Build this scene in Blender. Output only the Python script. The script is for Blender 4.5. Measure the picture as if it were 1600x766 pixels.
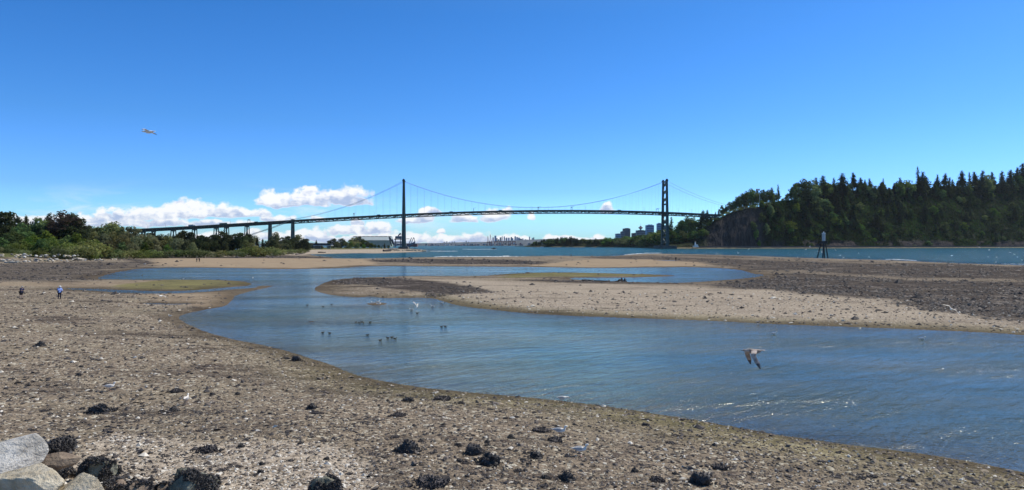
import bpy, math, random
import numpy as np
from mathutils import Vector, Matrix, Euler

for o in list(bpy.data.objects):
    bpy.data.objects.remove(o)
S = bpy.context.scene
COL = S.collection
R = math.radians
rnd = random.Random(7)
nr = np.random.RandomState(11)

# ------------------------------------------------------------------ camera
F, Y0, H = 1142.0, 382.5, 7.2          # focal length in photo pixels, horizon row, eye height
cam = bpy.data.objects.new('camera', bpy.data.cameras.new('camera'))
COL.objects.link(cam)
cam.location = (0, 0, H)
cam.rotation_euler = (R(90), 0, 0)
cam.data.sensor_width = 36
cam.data.lens = 36 * F / 1600
cam.data.shift_y = (Y0 - 383) / 1600.0
cam.data.clip_start = 0.5
cam.data.clip_end = 40000
S.camera = cam

# ------------------------------------------------------------------ light
SUN_AZ, SUN_EL = 60, 50
HAZE = True
world = bpy.data.worlds.new('World')
S.world = world
world.use_nodes = True
sun = bpy.data.objects.new('sun', bpy.data.lights.new('sun', 'SUN'))
COL.objects.link(sun)
sv = Vector((math.sin(R(SUN_AZ)) * math.cos(R(SUN_EL)), math.cos(R(SUN_AZ)) * math.cos(R(SUN_EL)), math.sin(R(SUN_EL))))
sun.rotation_euler = sv.to_track_quat('Z', 'Y').to_euler()
sun.data.energy = 4.4
sun.data.angle = R(0.5)
sun.data.color = (1.0, 0.93, 0.82)
S.view_settings.view_transform = 'Standard'
S.view_settings.look = 'None'
S.view_settings.exposure = 0.0
S.view_settings.gamma = 1.0
S.view_settings.use_curve_mapping = False
SKY_STRENGTH = 0.1


class NT:
    """small helper for node trees"""
    def __init__(s, nt):
        s.nt = nt
        nt.nodes.clear()

    def n(s, kind, **kw):
        nd = s.nt.nodes.new(kind)
        for k, v in kw.items():
            setattr(nd, k, v)
        return nd

    def put(s, sock, v):
        if hasattr(v, 'is_output'):
            s.nt.links.new(v, sock)
        else:
            sock.default_value = v

    def math(s, op, a, b=0.0, c=0.0, clamp=False):
        nd = s.n('ShaderNodeMath', operation=op, use_clamp=clamp)
        s.put(nd.inputs[0], a); s.put(nd.inputs[1], b); s.put(nd.inputs[2], c)
        return nd.outputs[0]

    def mix(s, f, a, b, mode='MIX'):
        nd = s.n('ShaderNodeMix', data_type='RGBA', blend_type=mode)
        s.put(nd.inputs[0], f)
        for i, v in ((6, a), (7, b)):
            if not hasattr(v, 'is_output') and len(v) == 3:
                v = (*v, 1)
            s.put(nd.inputs[i], v)
        return nd.outputs[2]

    def noise(s, vec, scale, detail=2.0, rough=0.5, w=0):
        nd = s.n('ShaderNodeTexNoise')
        s.put(nd.inputs['Vector'], vec)
        nd.inputs['Scale'].default_value = scale
        nd.inputs['Detail'].default_value = detail
        nd.inputs['Roughness'].default_value = rough
        nd.inputs['Distortion'].default_value = w
        return nd.outputs[0]

    def voro(s, vec, scale, feature='F1', out='Distance'):
        nd = s.n('ShaderNodeTexVoronoi', feature=feature)
        s.put(nd.inputs['Vector'], vec)
        nd.inputs['Scale'].default_value = scale
        return nd.outputs[out]

    def vmul(s, vec, v):
        nd = s.n('ShaderNodeVectorMath', operation='MULTIPLY')
        s.put(nd.inputs[0], vec); s.put(nd.inputs[1], v)
        return nd.outputs[0]

    def vadd(s, vec, v):
        nd = s.n('ShaderNodeVectorMath', operation='ADD')
        s.put(nd.inputs[0], vec); s.put(nd.inputs[1], v)
        return nd.outputs[0]

    def rot(s, vec, a):
        nd = s.n('ShaderNodeVectorRotate', rotation_type='Z_AXIS')
        s.put(nd.inputs['Vector'], vec)
        nd.inputs['Angle'].default_value = a
        return nd.outputs[0]

    def ramp(s, f, lo, hi):
        nd = s.n('ShaderNodeMapRange', interpolation_type='SMOOTHSTEP')
        s.put(nd.inputs[0], f)
        s.put(nd.inputs[1], lo)
        s.put(nd.inputs[2], hi)
        return nd.outputs[0]

    def comb(s, x, y, z):
        nd = s.n('ShaderNodeCombineXYZ')
        s.put(nd.inputs[0], x); s.put(nd.inputs[1], y); s.put(nd.inputs[2], z)
        return nd.outputs[0]


# sky with cumulus clouds, all by direction (infinitely far away)
w = NT(world.node_tree)
tc = w.n('ShaderNodeTexCoord')
sky = w.n('ShaderNodeTexSky', sky_type='NISHITA', sun_disc=False)
sky.sun_elevation = R(SUN_EL)
sky.sun_rotation = R(SUN_AZ)
sky.altitude = 0
sky.air_density = 1.0
sky.dust_density = 0.6
sky.ozone_density = 3.0
hs = w.n('ShaderNodeHueSaturation')
w.nt.links.new(sky.outputs[0], hs.inputs['Color'])
hs.inputs['Saturation'].default_value = 1.28
hs.inputs['Hue'].default_value = 0.5
sep = w.n('ShaderNodeSeparateXYZ')
w.nt.links.new(tc.outputs['Generated'], sep.inputs[0])
# colour grade of the clear sky by elevation (pale cyan, then deep blue; unseen overhead part warmed to cut blue fill light)
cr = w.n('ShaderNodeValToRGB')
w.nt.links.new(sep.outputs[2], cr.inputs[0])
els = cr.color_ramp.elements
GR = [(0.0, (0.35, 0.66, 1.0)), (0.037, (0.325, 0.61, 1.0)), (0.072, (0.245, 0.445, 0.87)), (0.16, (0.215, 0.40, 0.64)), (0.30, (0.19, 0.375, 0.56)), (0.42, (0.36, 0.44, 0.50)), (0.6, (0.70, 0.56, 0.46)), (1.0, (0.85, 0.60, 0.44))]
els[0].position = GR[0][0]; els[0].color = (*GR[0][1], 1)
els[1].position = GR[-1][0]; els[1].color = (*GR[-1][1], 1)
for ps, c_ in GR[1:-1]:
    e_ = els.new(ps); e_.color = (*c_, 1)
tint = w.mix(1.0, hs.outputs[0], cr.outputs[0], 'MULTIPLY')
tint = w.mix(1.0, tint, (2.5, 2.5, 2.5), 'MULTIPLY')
yy = w.math('MAXIMUM', sep.outputs[1], 0.02)
U = w.math('DIVIDE', sep.outputs[0], yy)
V = w.math('DIVIDE', sep.outputs[2], yy)
pv = w.comb(U, V, 0.0)
# cloud bodies: photo-pixel centre x, base row, half width, height
CL = [(300, 334, 75, 28), (250, 338, 90, 24), (345, 336, 70, 16), (180, 344, 75, 22), (395, 337, 45, 13), (110, 345, 70, 14), (215, 352, 120, 15), (35, 347, 60, 14),
      (330, 352, 90, 12), (430, 318, 42, 24), (487, 316, 44, 32), (540, 314, 48, 30), (470, 322, 60, 12), (562, 318, 26, 16),
      (330, 374, 70, 14), (420, 374, 55, 16), (480, 376, 60, 22), (497, 345, 16, 10), (558, 350, 16, 14), (545, 366, 45, 20), (592, 364, 28, 28), (430, 345, 30, 14),
      (600, 378, 60, 14), (640, 376, 45, 18), (663, 346, 16, 22), (676, 334, 9, 14), (640, 348, 22, 10), (720, 345, 26, 13), (771, 342, 30, 24), (790, 333, 16, 14),
      (742, 346, 14, 10), (833, 343, 8, 14), (948, 328, 15, 14), (700, 378, 42, 16), (690, 362, 10, 9), (745, 378, 40, 20), (800, 379, 40, 14), (818, 374, 14, 9), (875, 379, 38, 15), (925, 379, 36, 14),
      (560, 378, 60, 12), (-60, 348, 80, 18)]
warp = w.noise(pv, 26.0, 2.0, 0.5)
warp2 = w.noise(w.vadd(pv, (3.1, 1.7, 0)), 26.0, 2.0, 0.5)
ux = w.math('ADD', U, w.math('MULTIPLY', w.math('SUBTRACT', warp, 0.5), 0.030))
vx = w.math('ADD', V, w.math('MULTIPLY', w.math('SUBTRACT', warp2, 0.5), 0.016))
field = None
low = None
for cx, by, hw, ht in CL:
    a = w.math('MULTIPLY', w.math('SUBTRACT', ux, (cx - 800) / F), F / hw)
    b = w.math('MULTIPLY', w.math('SUBTRACT', vx, (Y0 - by) / F), F / (ht * 0.93))
    # flat base: the lower half is squashed
    b2 = w.math('MAXIMUM', b, w.math('MULTIPLY', b, -4.0))
    d = w.math('SUBTRACT', 1.0, w.math('ADD', w.math('MULTIPLY', a, a), w.math('MULTIPLY', b2, b2)))
    field = d if field is None else w.math('SMOOTH_MAX', field, d, 0.25)
    dp_ = w.math('MAXIMUM', d, 0.0)
    num = w.math('MULTIPLY', dp_, b) if low is None else w.math('MULTIPLY_ADD', dp_, b, num)
    den = dp_ if low is None else w.math('ADD', den, dp_)
    low = True
fine = w.noise(w.vmul(pv, (1, 1.25, 1)), 70.0, 7.0, 0.58)
bill = w.voro(w.vadd(pv, w.vmul(w.comb(warp, warp2, 0.0), (0.03, 0.03, 0))), 75.0, 'SMOOTH_F1')
dens = w.math('ADD', field, w.math('MULTIPLY', w.math('SUBTRACT', fine, 0.50), 2.0))
dens = w.math('ADD', dens, w.math('MULTIPLY', w.math('SUBTRACT', 0.45, bill), 0.9))
alpha = w.ramp(dens, 0.02, 0.62)
fine2 = w.noise(w.vmul(w.vadd(pv, (0.006, 0.007, 0)), (1, 1.25, 1)), 70.0, 4.0, 0.5)
fine3 = w.noise(w.vmul(pv, (1, 1.25, 1)), 70.0, 4.0, 0.5)
relief = w.math('SUBTRACT', fine3, fine2)
big = w.noise(w.vmul(w.vadd(pv, (5.2, 0.3, 0)), (1, 3.2, 1)), 16.0, 3.0, 0.55)
shade = w.math('ADD', w.math('MULTIPLY', relief, 2.2), w.math('MULTIPLY', w.math('SUBTRACT', big, 0.52), 3.4))
rise_ = w.math('DIVIDE', num, w.math('ADD', den, 0.02))
shade = w.math('ADD', shade, w.math('MULTIPLY', w.math('SUBTRACT', rise_, 0.26), 1.7))
shade = w.math('ADD', shade, 0.72, clamp=True)
edge = w.ramp(dens, 0.9, 0.1)
shade = w.math('MAXIMUM', shade, w.math('MULTIPLY', edge, 0.92))
ccol = w.mix(shade, (4.6, 5.6, 7.9), (10.6, 10.6, 10.7))  # sunlit white and shaded blue-grey painted into the cloud colour
wisp = w.noise(w.vmul(w.vadd(pv, (2.2, 0.4, 0)), (1, 4.5, 1)), 9.0, 7.0, 0.6, 0.4)
band_ = w.math('MULTIPLY', w.ramp(V, 0.095, 0.03), w.ramp(U, 0.05, -0.25))
alpha = w.math('MAXIMUM', alpha, w.math('MULTIPLY', w.math('MULTIPLY', w.ramp(wisp, 0.46, 0.74), band_), 0.55))
alpha = w.math('MULTIPLY', alpha, w.math('GREATER_THAN', sep.outputs[1], 0.03))
alpha = w.math('MULTIPLY', alpha, w.math('GREATER_THAN', sep.outputs[2], -0.002))
alpha = w.math('MULTIPLY', alpha, 0.95)
skyc = w.mix(alpha, tint, ccol)
bg = w.n('ShaderNodeBackground')
w.nt.links.new(skyc, bg.inputs[0])
bg.inputs[1].default_value = SKY_STRENGTH
wo = w.n('ShaderNodeOutputWorld')
w.nt.links.new(bg.outputs[0], wo.inputs[0])


# ------------------------------------------------------------------ object helpers
def tag(o, label=None, cat=None, group=None, kind=None):
    if label: o['label'] = label
    if cat: o['category'] = cat
    if group: o['group'] = group
    if kind: o['kind'] = kind
    return o


def empty(name, loc, rz=0.0, sc=1.0):
    o = bpy.data.objects.new(name, None)
    COL.objects.link(o)
    o.location = loc
    o.rotation_euler = (0, 0, rz)
    o.scale = (sc, sc, sc) if not isinstance(sc, tuple) else sc
    return o


def copy_tree(o, parent=None):
    c = o.copy()
    COL.objects.link(c)
    c.parent = parent
    for ch in list(o.children):
        copy_tree(ch, c)
    return c


def np_mesh(name, verts, faces, mats, smooth=False, fmat=None):
    """verts (n,3), faces (m,k) numpy arrays"""
    me = bpy.data.meshes.new(name)
    n, (m, k) = len(verts), faces.shape
    me.vertices.add(n); me.loops.add(m * k); me.polygons.add(m)
    me.vertices.foreach_set('co', np.asarray(verts, np.float32).ravel())
    me.loops.foreach_set('vertex_index', faces.astype(np.int32).ravel())
    me.polygons.foreach_set('loop_start', np.arange(0, m * k, k, dtype=np.int32))
    me.polygons.foreach_set('use_smooth', np.full(m, smooth))
    if fmat is not None:
        me.polygons.foreach_set('material_index', np.asarray(fmat, np.int32))
    me.update(calc_edges=True)
    for mm in (mats if isinstance(mats, (list, tuple)) else [mats]):
        me.materials.append(mm)
    return me


def link(name, me, parent=None, loc=(0, 0, 0)):
    o = bpy.data.objects.new(name, me)
    COL.objects.link(o)
    o.parent = parent
    o.location = loc
    return o


class MB:
    def __init__(s):
        s.v = []; s.f = []; s.m = []; s.cm = 0

    def add(s, vs, fs):
        b = len(s.v)
        s.v += [tuple(v) for v in vs]
        s.f += [tuple(i + b for i in f) for f in fs]
        s.m += [s.cm] * len(fs)
        return s

    def box(s, c, d, rz=0.0):
        x, y, z = d[0] / 2, d[1] / 2, d[2] / 2
        cz, sz = math.cos(rz), math.sin(rz)
        vs = []
        for k in (-z, z):
            for i, j in ((-x, -y), (x, -y), (x, y), (-x, y)):
                vs.append((c[0] + i * cz - j * sz, c[1] + i * sz + j * cz, c[2] + k))
        return s.add(vs, [(3, 2, 1, 0), (4, 5, 6, 7), (0, 1, 5, 4), (1, 2, 6, 5), (2, 3, 7, 6), (3, 0, 4, 7)])

    def bar(s, a, b, w, h=None, up=(0, 0, 1), w2=None, h2=None):
        h = w if h is None else h
        w2 = w if w2 is None else w2
        h2 = h if h2 is None else h2
        a, b = Vector(a), Vector(b)
        d = (b - a).normalized()
        side = d.cross(Vector(up))
        if side.length < 1e-3:
            side = d.cross(Vector((0, 1, 0)))
        side.normalize()
        u = side.cross(d).normalized()
        vs = []
        for p, ww, hh in ((a, w, h), (b, w2, h2)):
            for i, j in ((-1, -1), (1, -1), (1, 1), (-1, 1)):
                vs.append(p + side * (i * ww / 2) + u * (j * hh / 2))
        return s.add(vs, [(3, 2, 1, 0), (4, 5, 6, 7), (0, 1, 5, 4), (1, 2, 6, 5), (2, 3, 7, 6), (3, 0, 4, 7)])

    def tube(s, pts, rs, n=8, cap=True, sx=1.0):
        """loft of rings along pts; rs radius or (rx, rz) per point"""
        rings = []
        for i, p in enumerate(pts):
            p = Vector(p)
            d = (Vector(pts[min(i + 1, len(pts) - 1)]) - Vector(pts[max(i - 1, 0)])).normalized()
            up = Vector((0, 0, 1)) if abs(d.z) < 0.9 else Vector((0, 1, 0))
            a = d.cross(up).normalized()
            b = a.cross(d).normalized()
            r = rs[i] if isinstance(rs, (list, tuple)) else rs
            ra, rb = (r if isinstance(r, tuple) else (r, r))
            rings.append([p + a * (ra * math.cos(2 * math.pi * k / n)) + b * (rb * math.sin(2 * math.pi * k / n)) for k in range(n)])
        vs = [v for r_ in rings for v in r_]
        fs = []
        for i in range(len(rings) - 1):
            for k in range(n):
                k2 = (k + 1) % n
                fs.append((i * n + k, i * n + k2, (i + 1) * n + k2, (i + 1) * n + k))
        if cap:
            fs.append(tuple(range(n))[::-1])
            fs.append(tuple((len(rings) - 1) * n + k for k in range(n)))
        return s.add(vs, fs)

    def prism(s, poly, z0, z1):
        n = len(poly)
        vs = [(x, y, z0) for x, y in poly] + [(x, y, z1) for x, y in poly]
        fs = [tuple(range(n))[::-1], tuple(range(n, 2 * n))]
        fs += [(i, (i + 1) % n, n + (i + 1) % n, n + i) for i in range(n)]
        return s.add(vs, fs)

    def ball(s, c, r, n=8, m=6):
        rx, ry, rz = r if isinstance(r, tuple) else (r, r, r)
        vs = [(c[0], c[1], c[2] - rz)]
        for j in range(1, m):
            t = math.pi * j / m
            for i in range(n):
                p = 2 * math.pi * i / n
                vs.append((c[0] + rx * math.sin(t) * math.cos(p), c[1] + ry * math.sin(t) * math.sin(p), c[2] - rz * math.cos(t)))
        vs.append((c[0], c[1], c[2] + rz))
        fs = [(0, 1 + (i + 1) % n, 1 + i) for i in range(n)]
        for j in range(m - 2):
            for i in range(n):
                a = 1 + j * n
                fs.append((a + i, a + (i + 1) % n, a + n + (i + 1) % n, a + n + i))
        l = len(vs) - 1; a = 1 + (m - 2) * n
        fs += [(a + i, a + (i + 1) % n, l) for i in range(n)]
        return s.add(vs, fs)

    def mesh(s, name, mats, smooth=False):
        me = bpy.data.meshes.new(name)
        me.from_pydata(s.v, [], s.f)
        for mm in (mats if isinstance(mats, (list, tuple)) else [mats]):
            me.materials.append(mm)
        me.polygons.foreach_set('material_index', s.m)
        me.polygons.foreach_set('use_smooth', [smooth] * len(s.f))
        me.update()
        return me

    def build(s, name, mats, parent=None, smooth=False, loc=(0, 0, 0)):
        return link(name, s.mesh(name, mats, smooth), parent, loc)


def pm(name, c1, c2, scale=1.0, rough=0.8, metal=0.0, bump=0.0, coord='Object', rand=0.0, bscale=None, stretch=(1, 1, 1)):
    m = bpy.data.materials.new(name)
    m.use_nodes = True
    t = NT(m.node_tree)
    tc = t.n('ShaderNodeTexCoord')
    vec = t.vmul(tc.outputs[coord], stretch)
    f = t.noise(vec, scale, 5.0, 0.62)
    f = t.ramp(f, 0.3, 0.7)
    col = t.mix(f, c1, c2)
    if rand:
        oi = t.n('ShaderNodeObjectInfo')
        k = t.math('MULTIPLY_ADD', oi.outputs['Random'], rand * 2, 1 - rand)
        hsn = t.n('ShaderNodeHueSaturation')
        t.nt.links.new(col, hsn.inputs['Color'])
        t.nt.links.new(k, hsn.inputs['Value'])
        r2 = t.math('FRACT', t.math('MULTIPLY', oi.outputs['Random'], 7.31))
        t.put(hsn.inputs['Hue'], t.math('MULTIPLY_ADD', r2, 0.05 * rand, 0.5 - 0.025 * rand))
        col = hsn.outputs[0]
    b = t.n('ShaderNodeBsdfPrincipled')
    t.put(b.inputs['Base Color'], col)
    b.inputs['Roughness'].default_value = rough
    b.inputs['Metallic'].default_value = metal
    if bump:
        bn = t.n('ShaderNodeBump')
        bn.inputs['Strength'].default_value = 1.0
        bn.inputs['Distance'].default_value = bump
        t.put(bn.inputs['Height'], t.noise(vec, bscale or scale * 4, 6.0, 0.65))
        t.nt.links.new(bn.outputs[0], b.inputs['Normal'])
    o = t.n('ShaderNodeOutputMaterial')
    t.nt.links.new(b.outputs[0], o.inputs[0])
    return m


def leaf_mat(name, c1, c2, rand=0.35, scale=0.35):
    m = bpy.data.materials.new(name)
    m.use_nodes = True
    t = NT(m.node_tree)
    tc = t.n('ShaderNodeTexCoord')
    f = t.ramp(t.noise(tc.outputs['Object'], scale, 4.0, 0.6), 0.3, 0.7)
    col = t.mix(f, c1, c2)
    oi = t.n('ShaderNodeObjectInfo')
    hsn = t.n('ShaderNodeHueSaturation')
    t.nt.links.new(col, hsn.inputs['Color'])
    t.put(hsn.inputs['Value'], t.math('MULTIPLY_ADD', oi.outputs['Random'], rand * 2, 1 - rand))
    r2 = t.math('FRACT', t.math('MULTIPLY', oi.outputs['Random'], 7.31))
    t.put(hsn.inputs['Hue'], t.math('MULTIPLY_ADD', r2, 0.07, 0.465))
    r3 = t.math('FRACT', t.math('MULTIPLY', oi.outputs['Random'], 13.7))
    t.put(hsn.inputs['Saturation'], t.math('MULTIPLY_ADD', r3, 0.35, 0.78))
    d = t.n('ShaderNodeBsdfDiffuse')
    t.nt.links.new(hsn.outputs[0], d.inputs[0])
    tr = t.n('ShaderNodeBsdfTranslucent')
    t.nt.links.new(hsn.outputs[0], tr.inputs[0])
    mx = t.n('ShaderNodeMixShader')
    mx.inputs[0].default_value = 0.42
    t.nt.links.new(d.outputs[0], mx.inputs[1]); t.nt.links.new(tr.outputs[0], mx.inputs[2])
    o = t.n('ShaderNodeOutputMaterial')
    t.nt.links.new(mx.outputs[0], o.inputs[0])
    return m


def P(px, py, D):
    """point seen at photo pixel px, py at a depth of D metres"""
    return Vector(((px - 800) / F * D, D, H + (Y0 - py) / F * D))


def X(px, D):
    return (px - 800) / F * D


# ------------------------------------------------------------------ numpy noise and distance fields
def vnoise(x, y, seed=0):
    xi = np.floor(x).astype(np.int64); yi = np.floor(y).astype(np.int64)
    fx = x - xi; fy = y - yi
    fx = fx * fx * (3 - 2 * fx); fy = fy * fy * (3 - 2 * fy)

    def h(a, b):
        n = (a * 374761393 + b * 668265263 + seed * 144269) & 0x7fffffff
        n = ((n ^ (n >> 13)) * 1274126177) & 0x7fffffff
        return ((n ^ (n >> 16)) & 0xffff) / 65535.0
    return (h(xi, yi) * (1 - fx) * (1 - fy) + h(xi + 1, yi) * fx * (1 - fy) + h(xi, yi + 1) * (1 - fx) * fy + h(xi + 1, yi + 1) * fx * fy)


def fbm(x, y, s, oct=4, seed=0):
    v = 0; a = 0.5; t = 0
    for i in range(oct):
        v = v + a * vnoise(x / s, y / s, seed + i); t += a
        s = s / 2.03; a *= 0.55
    return v / t - 0.5


def px2w(poly):
    out = []
    for x, y in poly:
        D = H * F / (y - Y0)
        out.append((X(x, D), D))
    return np.array(out)


def smooth_poly(p, it=1):
    for _ in range(it):
        q = np.roll(p, -1, axis=0)
        p = np.stack([p * 0.75 + q * 0.25, p * 0.25 + q * 0.75], 1).reshape(-1, 2)
    return p


def sdf(poly, x, y):
    """signed distance, positive inside"""
    d = np.full(x.shape, 1e18)
    inside = np.zeros(x.shape, bool)
    n = len(poly)
    for i in range(n):
        ax, ay = poly[i]; bx, by = poly[(i + 1) % n]
        ex, ey = bx - ax, by - ay
        L = ex * ex + ey * ey
        if L < 1e-12:
            continue
        wx, wy = x - ax, y - ay
        t = np.clip((wx * ex + wy * ey) / L, 0, 1)
        qx, qy = wx - t * ex, wy - t * ey
        d = np.minimum(d, qx * qx + qy * qy)
        c = (ay > y) != (by > y)
        if c.any():
            with np.errstate(divide='ignore', invalid='ignore'):
                xc = ax + (y - ay) * ex / (ey if ey != 0 else 1e-12)
            inside ^= c & (x < xc)
    d = np.sqrt(d)
    return np.where(inside, d, -d)


CHANNEL = [(150, 435), (175, 427.5), (200, 422), (225, 419.5), (275, 418), (400, 419.5), (450, 421), (525, 419.5), (575, 416), (650, 416), (800, 417), (925, 419), (1025, 418), (1075, 417.5), (1125, 419), (1162, 422.5), (1175, 428), (1200, 430),
           (1175, 434), (1137, 437.5), (1087, 441), (1050, 442), (1000, 441), (950, 439.5), (910, 438), (887, 436), (900, 434), (975, 434), (1025, 433), (1062, 431), (1025, 429), (950, 427), (875, 425.5), (800, 427), (750, 432), (650, 431), (550, 434.5), (512, 439), (490, 450), (490, 455.5), (525, 463), (565, 465.5), (580, 463), (592, 466), (612, 466), (675, 465), (700, 474), (725, 480), (775, 485), (800, 488), (875, 493), (940, 495.5), (1000, 498), (1100, 501), (1200, 506.5), (1330, 511), (1461, 516), (1565, 521), (1600, 524.5), (1700, 529), (2000, 543), (2600, 570),
           (3200, 1050), (2400, 900), (1900, 800), (1700, 760), (1600, 738), (1500, 719), (1400, 703), (1300, 692), (1200, 678), (1100, 659.5), (1000, 643), (900, 629), (800, 619), (700, 611), (600, 597), (550, 583), (500, 564), (450, 549), (400, 537), (375, 533), (350, 527), (325, 520), (300, 509.5), (275, 496), (292, 490), (325, 483), (350, 479), (362, 472), (367, 462), (390, 456), (415, 450), (432, 446.3), (405, 446.5),
           (400, 450), (362, 452), (300, 457.5), (250, 459), (200, 458), (150, 454.5), (100, 452), (100, 450.5), (150, 451.5), (200, 454), (250, 455.5), (300, 454.5), (362, 449), (395, 446), (395, 443), (375, 439), (325, 437), (212, 437), (160, 436.5)]
SEA = [(477, 397.6), (515, 397), (560, 395.6), (590, 396.4), (635, 394.5), (669, 393.4), (660, 390.0), (640, 388.6), (560, 387.6), (300, 386.5), (-900, 386.0), (-1500, 383.1), (3000, 383.1), (3000, 470), (2200, 438), (1800, 422), (1600, 415), (1487, 411), (1430, 408.5), (1383, 406.5), (1278, 404), (1200, 401), (1105, 398), (1043, 396.7), (993, 396.8), (965, 400), (927, 401), (871, 399.6), (815, 401), (740, 402), (725, 402), (650, 402.5), (600, 403.7), (530, 404.6), (515, 402.4)]
BANK = [(-1200, 425), (-400, 417), (0, 411), (100, 409), (160, 407), (200, 404), (240, 401.5), (300, 401), (380, 400.5), (440, 399), (458, 396.4), (480, 394.6), (560, 393.2), (620, 392.6), (655, 391.8), (648, 390.2), (600, 389), (300, 387.6), (-1200, 387.6)]
PUDDLES = [[(215, 474), (245, 473), (262, 475), (300, 474), (306, 476), (270, 478), (230, 477)], [(1020, 407), (1040, 406.7), (1065, 407.4), (1060, 408.2), (1030, 408)]]
ISLET = [(570, 474.5), (590, 472.6), (608, 474), (600, 477), (580, 477.5)]
ISLET2 = [(480, 502.5), (488, 501.8), (495, 503), (487, 504)]
w_ch = smooth_poly(px2w(CHANNEL)); w_sea = smooth_poly(px2w(SEA)); w_bank = smooth_poly(px2w(BANK))
w_pud = [smooth_poly(px2w(p)) for p in PUDDLES]
w_isl = [smooth_poly(px2w(p)) for p in (ISLET, ISLET2)]


def height(x, y):
    x = np.asarray(x, float); y = np.asarray(y, float)
    r = np.hypot(x, y)
    wob = fbm(x, y, 6.0, 4, 3) * np.clip(r * 0.012, 0.3, 5.0)
    dc = sdf(w_ch, x, y); ds = sdf(w_sea, x, y)
    for p in w_isl:
        dc = np.minimum(dc, -sdf(p, x, y))
    dc = dc + wob * 0.55; ds = ds + wob
    dw = np.maximum(dc, ds)
    near = np.clip((110 - r) / 80, 0, 1)
    rise = 0.30 + 0.85 * near
    L = 7 + 9 * near
    land = rise * (1 - np.exp(-np.maximum(-dw, 0) / L))
    land = land + 0.9 * np.clip((34 - r) / 18, 0, 1) * (x < 12) * np.clip((12 - x) / 20, 0, 1)
    wet_c = -1.0 * (1 - np.exp(-np.maximum(dc, 0) / 17)) - 0.03 * np.minimum(np.maximum(dc, 0), 1)
    wet_s = -3.0 * (1 - np.exp(-np.maximum(ds, 0) / 30))
    z = np.where(dw > 0, np.minimum(wet_c, wet_s), land)
    for p in w_pud:
        d = sdf(p, x, y)
        z = np.where(d > -1.2, np.minimum(z, -0.02 * np.clip(d / 1.0, -1, 1) * 8 - 0.05 * (d > 0)), z)
    # planted bank and spit on the far left
    db = sdf(w_bank, x, y) + wob * 0.4
    pxx = x / np.maximum(y, 1) * F + 800
    cap = np.interp(pxx, [-1200, 0, 150, 215, 300, 440, 500, 660], [3.6, 3.3, 3.0, 2.0, 1.9, 1.8, 2.0, 1.6])
    sl = np.interp(pxx, [0, 180, 240, 450, 500, 660], [0.13, 0.12, 0.09, 0.09, 0.03, 0.05])
    z = np.where(db > 0, np.maximum(z, 0.25) + np.minimum(cap, db * sl), z)
    lumps = fbm(x, y, 2.2, 4, 9) * 0.16 * near + fbm(x, y, 14, 3, 5) * 0.18 + fbm(x, y, 0.5, 2, 21) * 0.05 * near
    z = z + lumps * np.clip(-dw / 3.0, 0.12, 1) * np.where(dw > 0, 0.6, 1.0)
    return z


def gpt(px, py, dz=0.0):
    """terrain point seen at a photo pixel"""
    z = 0.0
    for _ in range(12):
        D = (H - z) * F / (py - Y0)
        z = 0.5 * z + 0.5 * float(height(np.array([X(px, D)]), np.array([D]))[0])
    z = max(z, 0.0)
    D = (H - z) * F / (py - Y0)
    return Vector((X(px, D), D, z + dz))


def hz(x, y):
    return float(height(np.array([x]), np.array([y]))[0])


def grid_faces(nr_, nc):
    i = np.arange(nr_ - 1)[:, None] * nc + np.arange(nc - 1)[None, :]
    return np.stack([i, i + 1, i + nc + 1, i + nc], -1).reshape(-1, 4)


def polar(dys, us):
    D = H * F / dys
    DD, UU = np.meshgrid(D, us, indexing='ij')
    return UU * DD, DD


def ss(v, a, b):
    t = np.clip((v - a) / (b - a), 0, 1)
    return t * t * (3 - 2 * t)


# ------------------------------------------------------------------ ground sheet
dys = np.concatenate([np.linspace(1400, 420, 90, endpoint=False), np.linspace(420, 60, 330, endpoint=False), np.linspace(60, 14, 190, endpoint=False), np.linspace(14, 4.0, 60)])
us = np.concatenate([np.linspace(-2.2, -0.74, 60, endpoint=False), np.linspace(-0.74, 0.74, 1000, endpoint=False), np.linspace(0.74, 2.2, 60)])
gx, gy = polar(dys, us)
gz = height(gx, gy)
rr = np.hypot(gx, gy)
# shingle relief that grows out of many small stones
gz = gz + np.clip((90 - rr) / 60, 0, 1) * 0.05 * fbm(gx, gy, 0.22, 2, 31) * (gz > 0.01)
verts = np.stack([gx, gy, gz], -1).reshape(-1, 3)


def zone(poly, wd, namp=1.0, seed=40):
    p = px2w(poly)
    d = sdf(p, gx, gy)
    sc = np.clip(rr * 0.02, 0.5, 8)
    d = d + fbm(gx, gy, 1.0 * 9, 4, seed) * sc * 6 * namp
    return ss(d, -wd * sc, wd * sc)


mus = zone([(505, 443), (545, 435.5), (620, 435.5), (710, 446), (790, 459), (700, 463), (675, 465), (645, 456), (560, 447), (520, 447)], 0.5, 0.3)
mus = np.maximum(mus, zone([(570, 408), (640, 405.5), (800, 407), (862, 410.5), (845, 414.6), (700, 414), (600, 411)], 0.5, 0.2, 41))
mus = np.maximum(mus, 0.9 * zone([(1080, 401), (1600, 418), (2200, 440), (2200, 570), (1600, 508), (1450, 489), (1390, 474), (1200, 456), (1060, 446), (800, 441), (800, 439), (950, 441), (1090, 444), (1180, 436), (1205, 429), (1160, 419), (1060, 408)], 1.5, 0.9, 42))
mus = np.maximum(mus, 0.75 * zone([(-600, 414), (0, 413), (160, 410), (240, 412), (235, 417), (200, 421), (150, 434), (140, 440), (0, 442), (-600, 442)], 1.2, 0.7, 43))
mus = np.maximum(mus, 0.95 * zone([(195, 405), (225, 407), (243, 413), (225, 416), (200, 411)], 0.4, 0.2, 44))
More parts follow.
